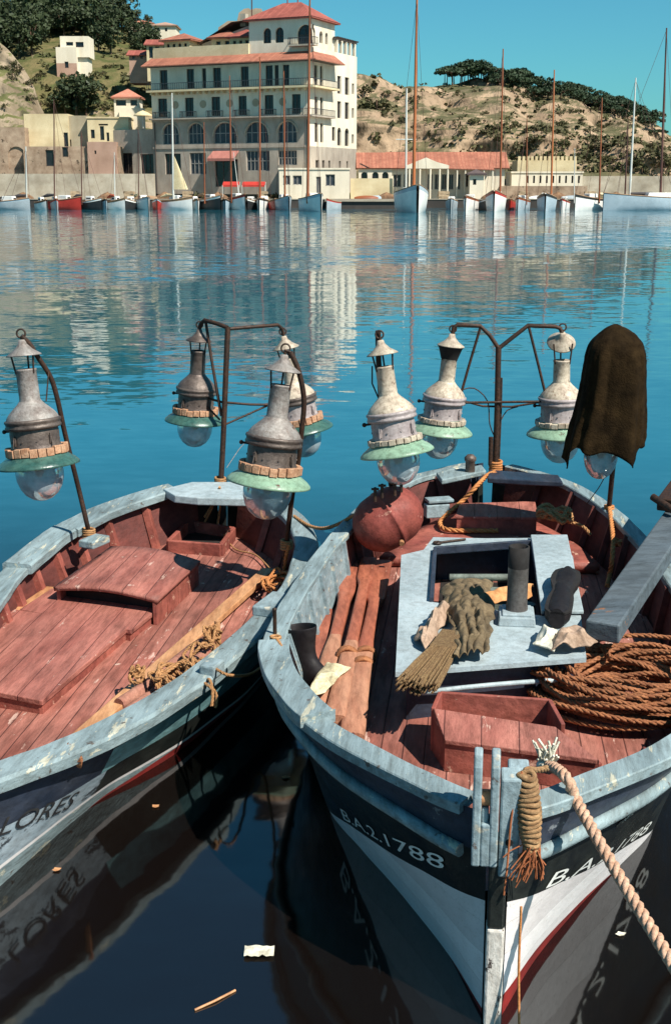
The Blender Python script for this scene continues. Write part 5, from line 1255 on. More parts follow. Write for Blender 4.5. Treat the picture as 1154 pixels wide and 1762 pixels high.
mb = MB(); mb.box((-.3, 14.4, 26.72), (.4, 9.2, .25)); mb.box((-4.0, 14.4, 26.72), (.4, 9.2, .25))
for i in range(13): mb.box((-2.1, 10.3 + i*.68, 26.95), (5.0, .16, .2))
mb.build('pergola_beam', f_framed, HT)
# attic rooms on the left part of the roof
def attic(x0, x1, y0, y1, z0, z1, rm, wm, nops, over=.7, h=1.3):
    mb = MB(); P_ = lambda u, z: Vector((u, y0, z)); w = (x1-x0)/(nops*2+1) if nops else 1
    oo = [(x0 + w*(2*i+1), x0 + w*(2*i+2), z0+.7, z1-.5, False) for i in range(nops)]
    facade(mb, P_, nF, x0, x1, z0, z1, oo, .4); mb.add([(x1,y0,z0),(x1,y1,z0),(x1,y1,z1),(x1,y0,z1)], [(0,1,2,3)]); mb.add([(x0,y0,z0),(x0,y1,z0),(x0,y1,z1),(x0,y0,z1)], [(0,3,2,1)])
    a = mb.build('attic_room', wm, HT)
    for o in oo: pane(a, P_, nF, o, f_glassd, f_framed, .35, 0, 0)
    mb = MB(); hip(mb, x0, x1, y0, y1, z1+.1, h, over); mb.build('roof', rm, a)
attic(fx(256).x+1, fx(300).x+1, 4, 9, 22.4, 27.0, f_roofo, f_cream, 4)
attic(fx(330).x+1, fx(368).x+1, 5.5, 10.5, 22.4, 27.2, f_roofo, f_cream, 2)
attic(fx(375).x+.6, fx(412).x+.6, 3.5, 8.5, 22.4, 26.9, f_roof, f_cream, 3)
mb = MB(); M_ = Matrix.Identity(4)
x0, x1 = fx(302).x+2, fx(392).x+2
mb.add([(x0-.6,7,26.6),(x1+.4,7,29.6),(x1+.4,15,29.8),(x0-.6,15,26.8),(x0-.6,7,22.4),(x1+.4,7,22.4),(x1+.4,15,22.4),(x0-.6,15,22.4)], [(0,4,5,1),(1,5,6,2),(2,6,7,3),(3,7,4,0)], 0)
mb.add([(x0-1.4,6.3,26.45),(x1-4.5,6.3,29.7),(x1+.9,6.3,30.0),(x1+.9,15.5,30.1),(x1-4.5,15.5,29.8),(x0-1.4,15.5,26.5)], [(0,1,4,5),(1,2,3,4)], 1)
mb.box((x0+6.5, 9, 30.2), (1.0, 1.0, 2.0), 0, 0)
mb.build('slate_attic', [f_pale, f_rooflt], HT)
mb = MB(); p0 = fx(388); a0, a1 = fx(zx(386)).x, fx(zx(503)).x
mb.add([(a0-.2,-.05,8.9),(a1+.2,-.05,8.9),(a1+.3,-1.9,7.7),(a0-.3,-1.9,7.7),(a0-.3,-1.9,7.3),(a1+.3,-1.9,7.3)], [(0,1,2,3),(3,2,5,4)]); mb.build('awning', f_awn, HT).modifiers.new('t','SOLIDIFY').thickness = .05
# --- helper for plain houses facing the harbour
def house(name, label, cat, px0, px1, ytop, zb, dep, thick, wins=(), wm=None, wm2=None, split=None, roof=None, rm=None, rh=1.2, over=.5, glass=None, frame=None, rot=0, bars=0):
    A = PY(px0, ytop, dep); B = PY(px1, ytop, dep); zt = A.z
    t = thing(name, label, cat, (A.x, dep, zb), rot); Lx = B.x - A.x
    I = ROOT[t.name].inverted(); ol = I @ Vector((0,0,CAM_H))
    def loc(px, py):
        d = I.to_3x3() @ ray(px, py); q = -ol.y / d.y; v = ol + d*q; return v.x, v.z
    oo = []
    for w in wins:
        a, za = loc(w[0], w[3]); b, zb_ = loc(w[1], w[2]); oo.append((max(a,.05), min(b,Lx-.05), max(za,.02), min(zb_, zt-zb-.1), len(w) > 4 and w[4]))
    P_ = lambda u, z: Vector((u, 0, z)); mb = MB(); H = zt - zb
    facade(mb, P_, nF, 0, Lx, 0, H, oo, .3, split)
    mb.add([(Lx,0,0),(Lx,thick,0),(Lx,thick,H),(Lx,0,H)], [(0,1,2,3)]); mb.add([(0,0,0),(0,thick,0),(0,thick,H),(0,0,H)], [(0,3,2,1)]); mb.add([(0,thick,0),(Lx,thick,0),(Lx,thick,H),(0,thick,H)], [(0,3,2,1)])
    mb.add([(0,0,H-.02),(Lx,0,H-.02),(Lx,thick,H-.02),(0,thick,H-.02)], [(0,1,2,3)])
    mb.build('wall', [wm or f_white, wm2 or f_stone], t)
    for o in oo: pane(t, P_, nF, o, glass or f_glassd, frame or f_framed, .26, bars, 0)
    if roof == 'hip': mb = MB(); hip(mb, 0, Lx, 0, thick, H+.1, rh, over); mb.build('roof', rm or f_roof, t)
    elif roof == 'gable':
        mb = MB(); o_ = over; mb.add([(-o_,-o_,H),(Lx+o_,-o_,H),(Lx+o_,thick/2,H+rh),(-o_,thick/2,H+rh),(Lx+o_,thick+o_,H),(-o_,thick+o_,H)], [(0,1,2,3),(3,2,4,5)]); q = mb.build('roof', rm or f_roof, t); q.modifiers.new('t','SOLIDIFY').thickness = .18
        mb = MB(); mb.add([(0,.02,H-.01),(0,thick,H-.01),(0,thick/2,H+rh-.25)], [(0,2,1)]); mb.add([(Lx,.02,H-.01),(Lx,thick,H-.01),(Lx,thick/2,H+rh-.25)], [(0,1,2)]); mb.build('gable', wm or f_white, t)
    elif roof == 'flat': mb = MB(); mb.box((Lx/2, thick/2, H+.06), (Lx+.3, thick+.3, .25)); mb.build('roof', rm or wm or f_white, t)
    return t
house('boathouse', 'low white flat roofed boathouse before the hotel corner', 'boathouse', 480, 601, 291, 1.25, 201, 6, [(487,499,302,318),(504,519,302,318),(544,552,304,334),(560,576,300,320)], f_white, roof='flat', glass=f_glassb, frame=f_frame, bars=1)
house('ruined_house', 'roofless cream walled block at the far left of the quay', 'ruin', 41, 117, 196, 9.0, 222, 9, [(111,117,228,254)], f_cream, roof=None)
house('ruined_house', 'greyish cream wall block with a slit between two cream houses', 'ruin', 117, 151, 199, 9.0, 222.5, 8, [(119,123,240,254)], f_greyc)
house('terrace_house', 'cream house with three small dark windows left of the hotel', 'house', 150, 221, 203, 8.6, 221, 9, [(157,163,223,238),(170,186,213,216),(173,179,217,241),(184,188,228,243),(196,200,228,243),(213,216,229,242)], f_cream, roof='flat')
house('retaining_wall', 'rough tan stone retaining wall under the cream houses', 'wall', 40, 206, 252, 1.25, 217, 4, [(80,92,258,286),(108,117,252,270),(148,162,285,293,True),(162,166,258,266)], f_tan, glass=f_glassd)
house('retaining_wall', 'pink tinged tan wall with blocked arch at the left edge', 'wall', -60, 42, 219, 1.25, 219, 4, [(16,43,252,291,True)], f_tan, glass=f_tan, frame=f_tan)
house('wall_panel', 'pinkish lower wall of the cream house beside the hotel', 'wall', 150, 200, 244, 1.25, 216.4, 2, [(163,166,259,265)], f_pink)
house('promenade_wall', 'long pale promenade wall behind the moored boats at left', 'wall', -80, 265, 299, 1.25, 208, 1.2, [], f_pale)
house('pavilion', 'small white pavilion with pinkish hipped roof above the cream house', 'pavilion', 196, 239, 168, 14.0, 228, 4.2, [(200,217,172,182),(225,236,172,182)], f_white, roof='hip', rm=f_roofp, rh=1.5, over=.5)
house('terrace_wall', 'white terrace wall stepping down below the pavilion', 'wall', 205, 246, 186, 10.0, 226, 2.5, [], f_white)
vt = house('villa', 'white cubic villa on pink base among the hillside trees', 'villa', 96, 131, 81, 24, 262, 6, [(112,118,106,117)], f_white, f_pink, 3.2)
A_ = PY(101,61,262); B_ = PY(150,61,262); I_ = ROOT[vt.name].inverted(); la, lb = I_ @ A_, I_ @ B_
mb = MB(); PV = lambda u, z: Vector((u, 1.2, z)); w0 = (PY(131,78,262)); oo = [(lb.x-2.6, lb.x-1.0, la.z-2.1, la.z-1.1), (la.x+1.2, la.x+2.6, la.z-1.8, la.z-1.1)]
facade(mb, PV, nF, la.x, lb.x, la.z-4.0, la.z, oo, .3); mb.add([(lb.x,1.2,la.z-4),(lb.x,7,la.z-4),(lb.x,7,la.z),(lb.x,1.2,la.z)], [(0,1,2,3)]); mb.add([(la.x,1.2,la.z),(lb.x,1.2,la.z),(lb.x,7,la.z),(la.x,7,la.z)], [(0,1,2,3)]); mb.add([(la.x,1.2,la.z-4),(la.x,7,la.z-4),(la.x,7,la.z),(la.x,1.2,la.z)], [(0,3,2,1)]); mb.box((lb.x-3, 4.2, la.z-6), (5, 5, 4.2))
mb.build('upper_storey', f_white, vt)
for o in oo: pane(vt, PV, nF, o, f_glassd, f_framed, .25, 0, 0)
house('hilltop_house', 'long white house on the skyline at upper left', 'house', 221, 262, 40, 36, 318, 8, [(226,230,42,47),(240,244,42,47)], f_white, roof='hip', rm=f_roofp, rh=.9)
house('hilltop_house', 'white house with tan roof right of the skyline house', 'house', 262, 302, 44, 33, 312, 8, [(270,274,48,54),(284,288,48,54)], f_white, roof='hip', rm=f_pink, rh=1.0)
house('row_house', 'low pinkish house with red roof below the hill trees', 'house', 222, 256, 95, 22.5, 250, 6, [(228,232,96,101),(242,246,96,101)], f_pink, roof='gable', rm=f_roof, rh=1.2)
house('row_house', 'cream house with pillared front and red roof behind the hotel', 'house', 252, 304, 77, 22.5, 246, 7, [(257,263,80,100),(268,274,80,100),(281,287,80,100),(293,298,80,100)], f_cream, roof='gable', rm=f_roof, rh=1.3)
# tall tan ruin on the skyline behind the hotel
p = [(372,78),(376,47),(392,36),(408,36),(411,22),(420,15),(428,14),(432,17),(440,14),(450,15),(450,80)]
q = [PY(a, b, 240) for a, b in p]; mb = MB(); n_ = len(q); q2 = [v + Vector((0,7,0)) for v in q]
mb.add(q + q2, [tuple(range(n_))[::-1], tuple(range(n_, 2*n_))] + [(i, (i+1) % n_, (i+1) % n_ + n_, i + n_) for i in range(n_)])
solo(mb, 'ruined_tower', mat('tan_ruin_stone', (.50,.40,.29), (.36,.27,.19), .9, .4, .4, 2, blot=.3), 'tall tan ruined tower on the skyline behind the hotel', 'ruin')
p = PY(433, 18, 236); mb = MB(); mb.tube([p - Vector((0,0,3)), PY(433,-10,236)], .12, 6); solo(mb, 'flagpole', f_mastd, 'thin dark pole on the ruined tower', 'flagpole')
# --- clubhouse with red roof
cl = house('clubhouse', 'white clubhouse with long red tiled roof at the foot of the cliff', 'clubhouse', 672, 868, 289, 1.25, 206, 9, [(676,690,300,322),(694,708,300,322),(735,744,300,326),(747,756,300,326),(759,768,300,326),(771,780,300,326),(783,792,300,326),(800,812,298,322)], f_white, roof='gable', rm=f_roofo, rh=2.6, over=.7, glass=f_glassd, frame=f_frame, bars=1)
I_ = ROOT[cl.name].inverted(); P_ = lambda px, py, y: I_ @ PY(px, py, y)
mb = MB(); a, b, c = P_(700,290,203.5), P_(772,290,203.5), P_(733,271,203.5); v = [a, b, Vector((b.x,a.y,a.z+.5)), P_(752,279,203.5), c, P_(714,279,203.5), Vector((a.x,a.y,a.z+.5))]; w_ = [q + Vector((0,3.0,0)) for q in v]; n_ = 7
mb.add(v + w_, [tuple(range(n_)), tuple(range(n_,2*n_))[::-1]] + [(i, (i+1) % n_, (i+1) % n_+n_, i+n_) for i in range(n_)]); mb.build('pediment', f_white, cl)
for px in (704, 722, 740, 756, 770):
    a = P_(px, 291, 203.6); mb = MB(); mb.tube([Vector((a.x, a.y, 0)), a], .16, 8); mb.build('column', f_white, cl)
mb = MB(); a, b = P_(772,291,203.4), P_(850,293,203.4); mb.add([Vector((a.x,0,a.z+.5)), Vector((b.x,0,b.z+.5)), b, a], [(0,1,2,3)]); q = mb.build('porch_roof', f_roofo, cl); q.modifiers.new('t','SOLIDIFY').thickness = .12
for px in (786, 800, 816, 832, 847):
    a = P_(px, 293, 203.6); mb = MB(); mb.tube([Vector((a.x, a.y, 0)), Vector((a.x, a.y, a.z))], .13, 8); mb.build('column', f_white, cl)
house('club_annex', 'white arched wing with red roof at left end of the clubhouse', 'clubhouse', 617, 674, 289, 1.25, 205.5, 8, [(621,632,296,312,True),(640,651,296,312,True),(657,668,296,312,True)], f_white, roof='gable', rm=f_roofo, rh=2.5, over=.4)
house('garden_wall', 'low cream wall between the boathouse and the clubhouse', 'wall', 603, 676, 307, 1.25, 202, .6, [], f_cream)
house('crenellated_house', 'white house with battlements at right of the clubhouse', 'house', 880, 1002, 297, 1.25, 214, 7, [(905+i*11, 909+i*11, 302, 315, True) for i in range(9)], f_white, roof='flat')
ch = house('crenellated_tower', 'cream battlemented upper house behind the white arcaded house', 'house', 890, 992, 276, 1.25, 224, 7, [], f_cream)
for i in range(14):
    a = ROOT[ch.name].inverted() @ PY(893 + i*7.4, 276 , 224); mb = MB(); mb.box((a.x, .35, a.z + .3), (.45, .5, .8)); mb.build('merlon', f_cream, ch)
house('stone_lookout', 'small white kiosk standing on the quay before the clubhouse', 'kiosk', 808, 832, 300, 1.25, 201, 2.4, [(813,819,308,318)], f_white, roof='hip', rm=f_rooflt, rh=.7)
house('sea_wall', 'long pale sea wall running to the right behind the boats', 'wall', 1000, 1420, 303, 1.25, 216, 1.2, [], f_pale)
house('sea_wall', 'low tan wall behind the moored boats below the battlemented house', 'wall', 860, 1010, 320, 1.25, 205, 1.0, [], f_tan)
p = PZ(698, 342, 1.25); mb = MB(); b_ = PY(698,330,200); mb.tube([Vector((b_.x,200,1.25)), PY(699,152,200)], .16, 8); mb.tube([PY(681,240,200), PY(716,240,200)], .10, 6); solo(mb, 'signal_mast', f_mastw, 'pale signal mast with crossbar beside the tall orange mast', 'mast')

# ---------------------------------------------------------------- vegetation
def leaf_cloud(mb, clumps, per, size, rnd, flat=1.0, m=0):
    for (c, r) in clumps:
        for i in range(per):
            d = Vector((rnd.gauss(0,1), rnd.gauss(0,1), rnd.gauss(0,1))).normalized() * r * rnd.uniform(.55, 1.05)
            p = c + Vector((d.x, d.y, d.z*flat)); s = size*rnd.uniform(.6, 1.3)
            a = Vector((rnd.gauss(0,1), rnd.gauss(0,1), rnd.gauss(0,.7))).normalized(); b = a.orthogonal().normalized(); b = (b*math.cos(rnd.random()*6) + a.cross(b)*math.sin(rnd.random()*6))
            mb.add([p - a*s*.5, p + b*s*.35, p + a*s*.5, p - b*s*.35], [(0,1,2,3)], m)
def make_tree(name, label, kind, rnd, h, w, group):
    t = thing(name, label, 'tree' if kind != 'bush' else 'bush', (0,0,0), 0, group); tr = MB(); cr = MB(); cl_ = []
    if kind == 'pine':
        lean = rnd.uniform(-.1,.1)*h; top = Vector((lean, 0, h*.78)); tr.tube([(0,0,-1),(lean*.4,0,h*.4),top], [h*.03,h*.024,h*.014], 7)
        for i in range(26):
            a = rnd.random()*6.28; q = math.sqrt(rnd.random())*w*.5; c = Vector((lean + q*math.cos(a), q*math.sin(a), h*(.90 - .20*(q/(w*.5))**2) + rnd.uniform(-.04,.05)*h)); cl_.append((c, w*rnd.uniform(.10,.17)))
            if i % 4 == 0: tr.tube([top - Vector((0,0,h*.12)), top.lerp(c,.6), c], [h*.012,h*.009,h*.005], 5)
        leaf_cloud(cr, cl_, 26, w*.10, rnd, .55)
    elif kind == 'bush':
        tr.tube([(0,0,-.5),(0,0,h*.4)], [w*.04,w*.025], 6)
        sx0, sy0 = rnd.uniform(.7,1.7), rnd.uniform(.6,1.2)
        for i in range(13):
            a = rnd.random()*6.28; q = math.sqrt(rnd.random())*w*.42; cl_.append((Vector((q*math.cos(a)*sx0, q*math.sin(a)*sy0, h*rnd.uniform(.08,.60)*(1 - .5*q/(w*.42)))), w*rnd.uniform(.08,.19)))
        leaf_cloud(cr, cl_, 22, w*.11, rnd, .8)
    else:
        tr.tube([(0,0,-1),(0,0,h*.35),(rnd.uniform(-.05,.05)*h,0,h*.65)], [h*.035,h*.028,h*.012], 7)
        for i in range(30):
            a = rnd.random()*6.28; z = rnd.uniform(.26,.95); q = math.sqrt(rnd.random())*w*.46*math.sin(math.pi*min(1,(1.05-z)*1.15)**.8 if z < 1.04 else 0); c = Vector((q*math.cos(a), q*math.sin(a), z*h)); cl_.append((c, w*rnd.uniform(.11,.18)))
            if i % 6 == 0: tr.tube([(0,0,h*.35), c*.6 + Vector((0,0,h*.1)), c], [h*.014,h*.01,h*.005], 5)
        leaf_cloud(cr, cl_, 26, w*.11, rnd, .9)
    tr.build('trunk', f_trunk, t); cr.build('crown', {'pine': f_leafp, 'bush': (f_leafo if rnd.random() < .4 else f_leafb)}.get(kind, f_leafd), t); return t
rnd = random.Random(4)
PW = [(p_, t_) for p_, t_ in ()]
def plant(protos, spots, kind):
    """spots: (px, terrain, t, height scale)"""
    used = set()
    for i, (px, T, tt_, sc, dy, label, *dz) in enumerate(spots):
        j = i % len(protos); o = protos[j]
        if j in used: o = dup(o)
        used.add(j)
        p = T.at(px, tt_) + Vector((0, dy, dz[0] if dz else 0)); o.location = p; o.scale = (sc*rnd.uniform(.85,1.25), sc, sc*rnd.uniform(.75,1.12)); o.rotation_euler = (0,0,rnd.random()*6.28)
        o['label'] = label
G1 = 'umbrella pines along the right ridge'
pines = [make_tree('pine_tree', '-', 'pine', random.Random(20+i), 7.5, 7.5 + i*.5, G1) for i in range(4)]
sp = []
def lbl_r(px): return 'umbrella pine at the left end of the right ridge clump' if px < 800 else 'umbrella pine in the dense row along the right ridge'
for i in range(80):
    px = 768 + i*4.5 + rnd.uniform(-3,3); tt_ = 5/6 - rnd.uniform(0,.05)
    if px > 860: tt_ = 5/6 - rnd.uniform(0,.105)
    sc = rnd.uniform(.62,.92)*(.78 if px > 960 else .92)
    sp.append((px, TR, tt_, sc, 0, lbl_r(px), -2.6*sc if px > 850 else -.5))
plant(pines, sp, 'pine')
G2 = 'evergreen trees on the left hill'
evs = [make_tree('evergreen_tree', '-', 'ever', random.Random(50+i), 9.5, 8 + i*.6, G2) for i in range(4)]
sp = []
for i in range(84):
    px = rnd.uniform(-30, 262); tt_ = rnd.uniform(.64, .80) if px > 60 else rnd.uniform(.60,.80)
    if 82 < px < 162 and tt_ < .72: tt_ = rnd.uniform(.73,.80)
    sc = rnd.uniform(.6,.95)
    if px > 215: sc *= .62
    sp.append((px, TL, tt_, sc, 0, 'dark evergreen in the wood on the left hilltop' ))
sp.append((88, TL, .79, 1.12, 0, 'tallest round evergreen breaking the left skyline'))
sp.append((130, TL, .36, .8, 0, 'green tree below the white villa')); sp.append((146, TL, .38, .7, 0, 'green tree below the white villa')); sp.append((112, TL, .38, .7, 0, 'green tree below the white villa'))
plant(evs, sp, 'ever')
G3 = 'bushes on the slopes'
bus = [make_tree('bush', '-', 'bush', random.Random(80+i), 2.6, 3.4 + i*.3, G3) for i in range(7)]
sp = [(647, TR, .47, 2.3, -2, 'large dark round bush on the cliff beside the hotel'), (624, TR, .60, 1.4, -1, 'bush at the cliff top right behind the hotel'), (628, TR, .47, 1.6, -1, 'dark bush between the hotel and the round cliff bush')]
for i in range(70):
    px = rnd.uniform(640, 1150); tt_ = rnd.choice([rnd.uniform(.22,.40), rnd.uniform(.3,.62), rnd.uniform(.6,.72)])
    sp.append((px, TR, tt_, rnd.uniform(.25,.45)+.5*rnd.random()**3, -.4, 'olive green bush scattered over the sandstone cliff'))
for i in range(26):
    px = rnd.uniform(820, 1180); sp.append((px, TR, rnd.uniform(.17,.36), rnd.uniform(.7,1.2), -.6, 'bush in the green thicket at the cliff foot, right'))
for i in range(22):
    px = rnd.uniform(60, 255); sp.append((px, TL, rnd.uniform(.40,.62), rnd.uniform(.4,.8), -.4, 'low bush on the grassy slope at left'))
for i in range(14):
    px = rnd.uniform(-20, 62); sp.append((px, TC, rnd.uniform(.25,.7), rnd.uniform(.35,.7), -.4, 'low bush clinging to the crag at far left'))
plant(bus, sp, 'bush')
# ground cover on slopes
mb = MB(); r2 = random.Random(9); cl_ = []
for i in range(260):
    px = r2.uniform(640, 1240); t_ = r2.choice([r2.uniform(.18,.42), r2.uniform(.66,.83), r2.uniform(.3,.8)]); cl_.append((TR.at(px, t_) + Vector((0,-.3,.2)), r2.uniform(.5,1.3)))
for i in range(220):
    px = r2.uniform(830, 1240); cl_.append((TR.at(px, r2.uniform(.15,.37)) + Vector((0,-.3,.2)), r2.uniform(.6,1.5)))
for i in range(200):
    px = r2.uniform(-40, 262); t_ = r2.uniform(.42,.78); cl_.append((TL.at(px, t_) + Vector((0,-.3,.2)), r2.uniform(.4,1.0)))
leaf_cloud(mb, cl_, 12, .9, r2, .6); tag(mb.build('scrub', f_leafb), None, None, kind='stuff')

# ---------------------------------------------------------------- boats along the quay
GB = 'boats moored along the far quay'
def boat(label, px, py, pw, yaw, hull_m, masts=(), fb=1.0, lng=2.7, cabin=True, cover=None, cat='sailing boat', name='sailing_boat', deckm=None, sail=None):
    p = PZ(px, max(py, 360) + 1.2, 0); Lb = pw * (p.y / FPX) / max(.25, abs(math.cos(yaw)) + abs(math.sin(yaw))*lng*.9); B = Lb; L = B*lng
    p = p + Vector((0, abs(math.cos(yaw))*L*.45, 0)); t = thing(name, label, cat, tuple(p), yaw, GB); mb = MB(); rows = []; N_ = 14
    for i in range(N_ + 1):
        s = i/N_; y = -L/2 + L*s; b = B/2*min(1, (math.sin(math.pi*min(s*.62+.01, .5))**.75))*(1 - .22*max(0, s-.6)/.4); wl_ = b*(.78 + .16*s); sh = fb*(1.25 + .6*(1-s)**2)
        r_ = []
        for side in (-1, 1):
            q = [(b, sh), (b*1.02, sh*.84), ((b+wl_)/2, sh*.35), (wl_, 0), (wl_*.5, -.4)]
            q = q if side < 0 else q[::-1]
            r_ += [Vector((side*x, y, z)) for x, z in q]
        rows.append(r_)
    mb.grid(rows, 0, True); mb.add(rows[-1], [tuple(range(10))])
    for i in range(N_): mb.m[i*9] = mb.m[i*9+8] = 1
    mb.build('hull', [hull_m, (f_mastb, f_hullk, f_hullr, f_hullb, f_deckb)[int(px) % 5] if hull_m is not f_hullk else f_hullw], t)
    mb = MB()
    for i in range(N_): a, b = rows[i], rows[i+1]; mb.add([a[0]-Vector((0,0,.08)), a[9]-Vector((0,0,.08)), b[9]-Vector((0,0,.08)), b[0]-Vector((0,0,.08))], [(0,1,2,3)])
    mb.build('deck', deckm or f_deckb, t)
    mb = MB(); mb.tube([r_[0]+Vector((0,0,.03)) for r_ in rows], .07, 5); mb.tube([r_[9]+Vector((0,0,.03)) for r_ in rows], .07, 5); mb.build('toe_rail', f_deckb, t)
    if cabin:
        mb = MB(); mb.box((0, L*.05, fb*1.25 + .38), (B*.55, L*.32, .85), 0, 0, .86); c_ = mb.build('cabin', f_hullw, t, .06); mb = MB(); mb.box((B*.235, L*.05, fb*1.25+.45), (.06, L*.2, .2)); mb.box((-B*.235, L*.05, fb*1.25+.45), (.06, L*.2, .2)); mb.box((0, -L*.09, fb*1.25+.45), (B*.3, .12, .2)); mb.build('cabin_window', f_glassd, c_)
    I = ROOT[t.name].inverted()
    for k, (mx0, mx1, mtop, r, m_) in enumerate(masts):
        yb = p.y - (L*.12 if k == 0 else -L*.3)*math.cos(yaw); a = I @ PY(mx0, 330, yb); a.z = fb*.8; b = I @ PY(mx1, mtop, yb); mb = MB()
        mb.tube([a, a.lerp(b,.5), b], [r, r*.85, r*.55], 8); ms = mb.build('mast', m_, t)
        if r > .085:
            mb = MB(); mb.tube([b - Vector((0,0,.3)), rows[0][0]*.5 + rows[0][9]*.5], .025, 4); mb.tube([b - Vector((0,0,.3)), rows[9][0]], .022, 4); mb.tube([b - Vector((0,0,.3)), rows[9][9]], .022, 4); mb.build('rigging', f_mastd, t)
        if cover is not None and k == 0:
            mb = MB(); e = a + Vector((0, L*.42, 1.0)); mb.tube([a + Vector((0,0,1.3)), a.lerp(e,.5) + Vector((0,0,.75)), e], [.16,.26,.1], 8); mb.build('furled_sail', cover, ms)
    if sail:
        q = [I @ PY(*s_, p.y - .5) for s_ in sail]; mb = MB(); n_ = 8; rr = []
        for i in range(n_+1):
            v = i/n_; a = q[0].lerp(q[2], v); b = q[1].lerp(q[2], v); rr.append([a.lerp(b, u/6) + Vector((0, -.5*math.sin(math.pi*u/6)*(1-v), 0)) for u in range(7)])
        mb.grid(rr); mb.build('sail', f_sail, t)
    return t
boat('grey white boat with dark cover at the far left edge', 18, 357, 70, R(70), f_hullg, [(45,45,252,.13,f_mastw)], .9, cover=f_cover)
boat('small white boat beside the red hull at left', 70, 357, 30, R(40), f_hullw, [], .8)
boat('boat with bright red hull under a dark sail cover', 112, 358, 62, R(62), f_hullr, [(93,93,172,.10,f_mastd)], 1.0, cover=f_cover)
boat('black motor boat right of the red hull', 156, 356, 44, R(60), f_hullk, [(140,140,226,.09,f_mastd)], .9, cover=f_cover)
boat('white sailing boat with an orange sail cover', 199, 358, 42, R(48), f_hullw, [(197,197,262,.09,f_mastw)], .9, cover=f_covero)
boat('white sailing boat with thin dark mast before the promenade wall', 243, 358, 44, R(25), f_hullw, [(238,238,222,.09,f_mastd)], 1.0, cover=f_sail)
boat('white sailing boat with its cream sail half hoisted', 304, 359, 62, R(58), f_hullw, [(298,296,160,.16,f_mastw)], 1.0, cover=f_sail, sail=[(299,326),(324,326),(300,268)])
boat('dark hulled boat below the hotel door', 362, 360, 48, R(40), f_hullk, [(352,351,210,.10,f_mastb)], 1.1, cover=f_deckb)
boat('white boat with slanting gaff right of the dark hull', 407, 360, 46, R(30), f_hullw, [(398,395,130,.12,f_mastb),(412,402,262,.07,f_mastw)], 1.2)
boat('small cream white boat with tall brown mast', 451, 360, 34, R(-8), f_hullw, [(447,447,98,.15,f_mastb)], .9)
boat('grey white boat with red brown mast before the white boathouse', 488, 361, 42, R(15), f_hullg, [(490,488,122,.14,f_mastb)], 1.1)
boat('white boat with very tall dark red mast before the boathouse', 538, 363, 56, R(18), f_hullw, [(529,533,-6,.20,f_mastb)], 1.3)
boat('large white sloop bow on with tall orange mast', 713, 365, 68, R(3), f_hullw, [(711,717,-6,.24,f_masto)], 1.9, 2.6, cover=f_covero)
boat('small white boat right of the large sloop', 810, 361, 40, R(-18), f_hullw, [], 1.1)
boat('white boat with red brown mast before the clubhouse gable', 857, 362, 52, R(-10), f_hullw, [(860,865,84,.15,f_mastb)], 1.5)
boat('small pale boat with short mast below the battlemented house', 900, 361, 40, R(-20), f_hullb, [(906,906,200,.09,f_mastb)], 1.0)
boat('pale blue boat with tall brown mast right of centre', 946, 362, 52, R(-12), f_hullb, [(948,953,120,.15,f_masto)], 1.3)
boat('white yacht lying slanted with two thin masts', 1016, 361, 66, R(-52), f_hullw, [(1031,1035,168,.12,f_mastb),(988,988,255,.08,f_mastw)], 1.2, cover=f_sail)
boat('long pale blue hull side on at the right edge', 1128, 361, 170, R(-80), f_hullb, [(1083,1093,134,.17,f_mastw),(1136,1146,48,.19,f_mastd)], 1.3, 3.6, cover=f_cover)
boat('brown masted boat behind the long pale blue hull', 1072, 356, 40, R(-30), f_hullw, [(1075,1080,205,.13,f_mastd)], 1.1)

MORE = [(38,356,34,60,f_hullb,'pale blue dinghy with bare deck near the far left edge',0),(92,355,26,20,f_hullg,'small grey boat just behind the bright red hull',1),(176,357,26,25,f_hullb,'small pale blue boat between the black motor boat and the orange covered one',0),
 (222,357,26,-15,f_hullk,'small dark boat squeezed between two white sailing boats at left',1),(268,357,22,10,f_hullr,'little red dinghy left of the boat with the cream sail',0),(334,358,28,20,f_hullw,'small white cabin boat left of the dark hull below the hotel',1),
 (386,358,22,5,f_hullb,'small pale blue boat below the red cafe awnings',0),(430,358,26,-10,f_hullk,'small dark boat between two white boats before the hotel',1),(470,359,24,12,f_hullr,'small red boat left of the white boathouse',0),
 (572,359,30,-35,f_hullg,'low grey dinghy at the left end of the jetty',0),(778,359,28,-8,f_hullg,'small grey boat alone between the large sloop and the clubhouse',1),(833,359,24,10,f_hullk,'small dark boat below the white kiosk',0),
 (880,358,24,-10,f_hullr,'small red boat right of the clubhouse end',0),(972,359,28,-22,f_hullw,'small white boat left of the slanted white yacht',1),(1052,358,30,-40,f_hullk,'dark boat between the slanted yacht and the long blue hull',1)]
for (px, py, pw, yw, hm, lb, cb) in MORE: boat(lb, px, 359, pw, R(yw), hm, [], .85, 2.4, bool(cb), None, 'boat', 'small_boat')
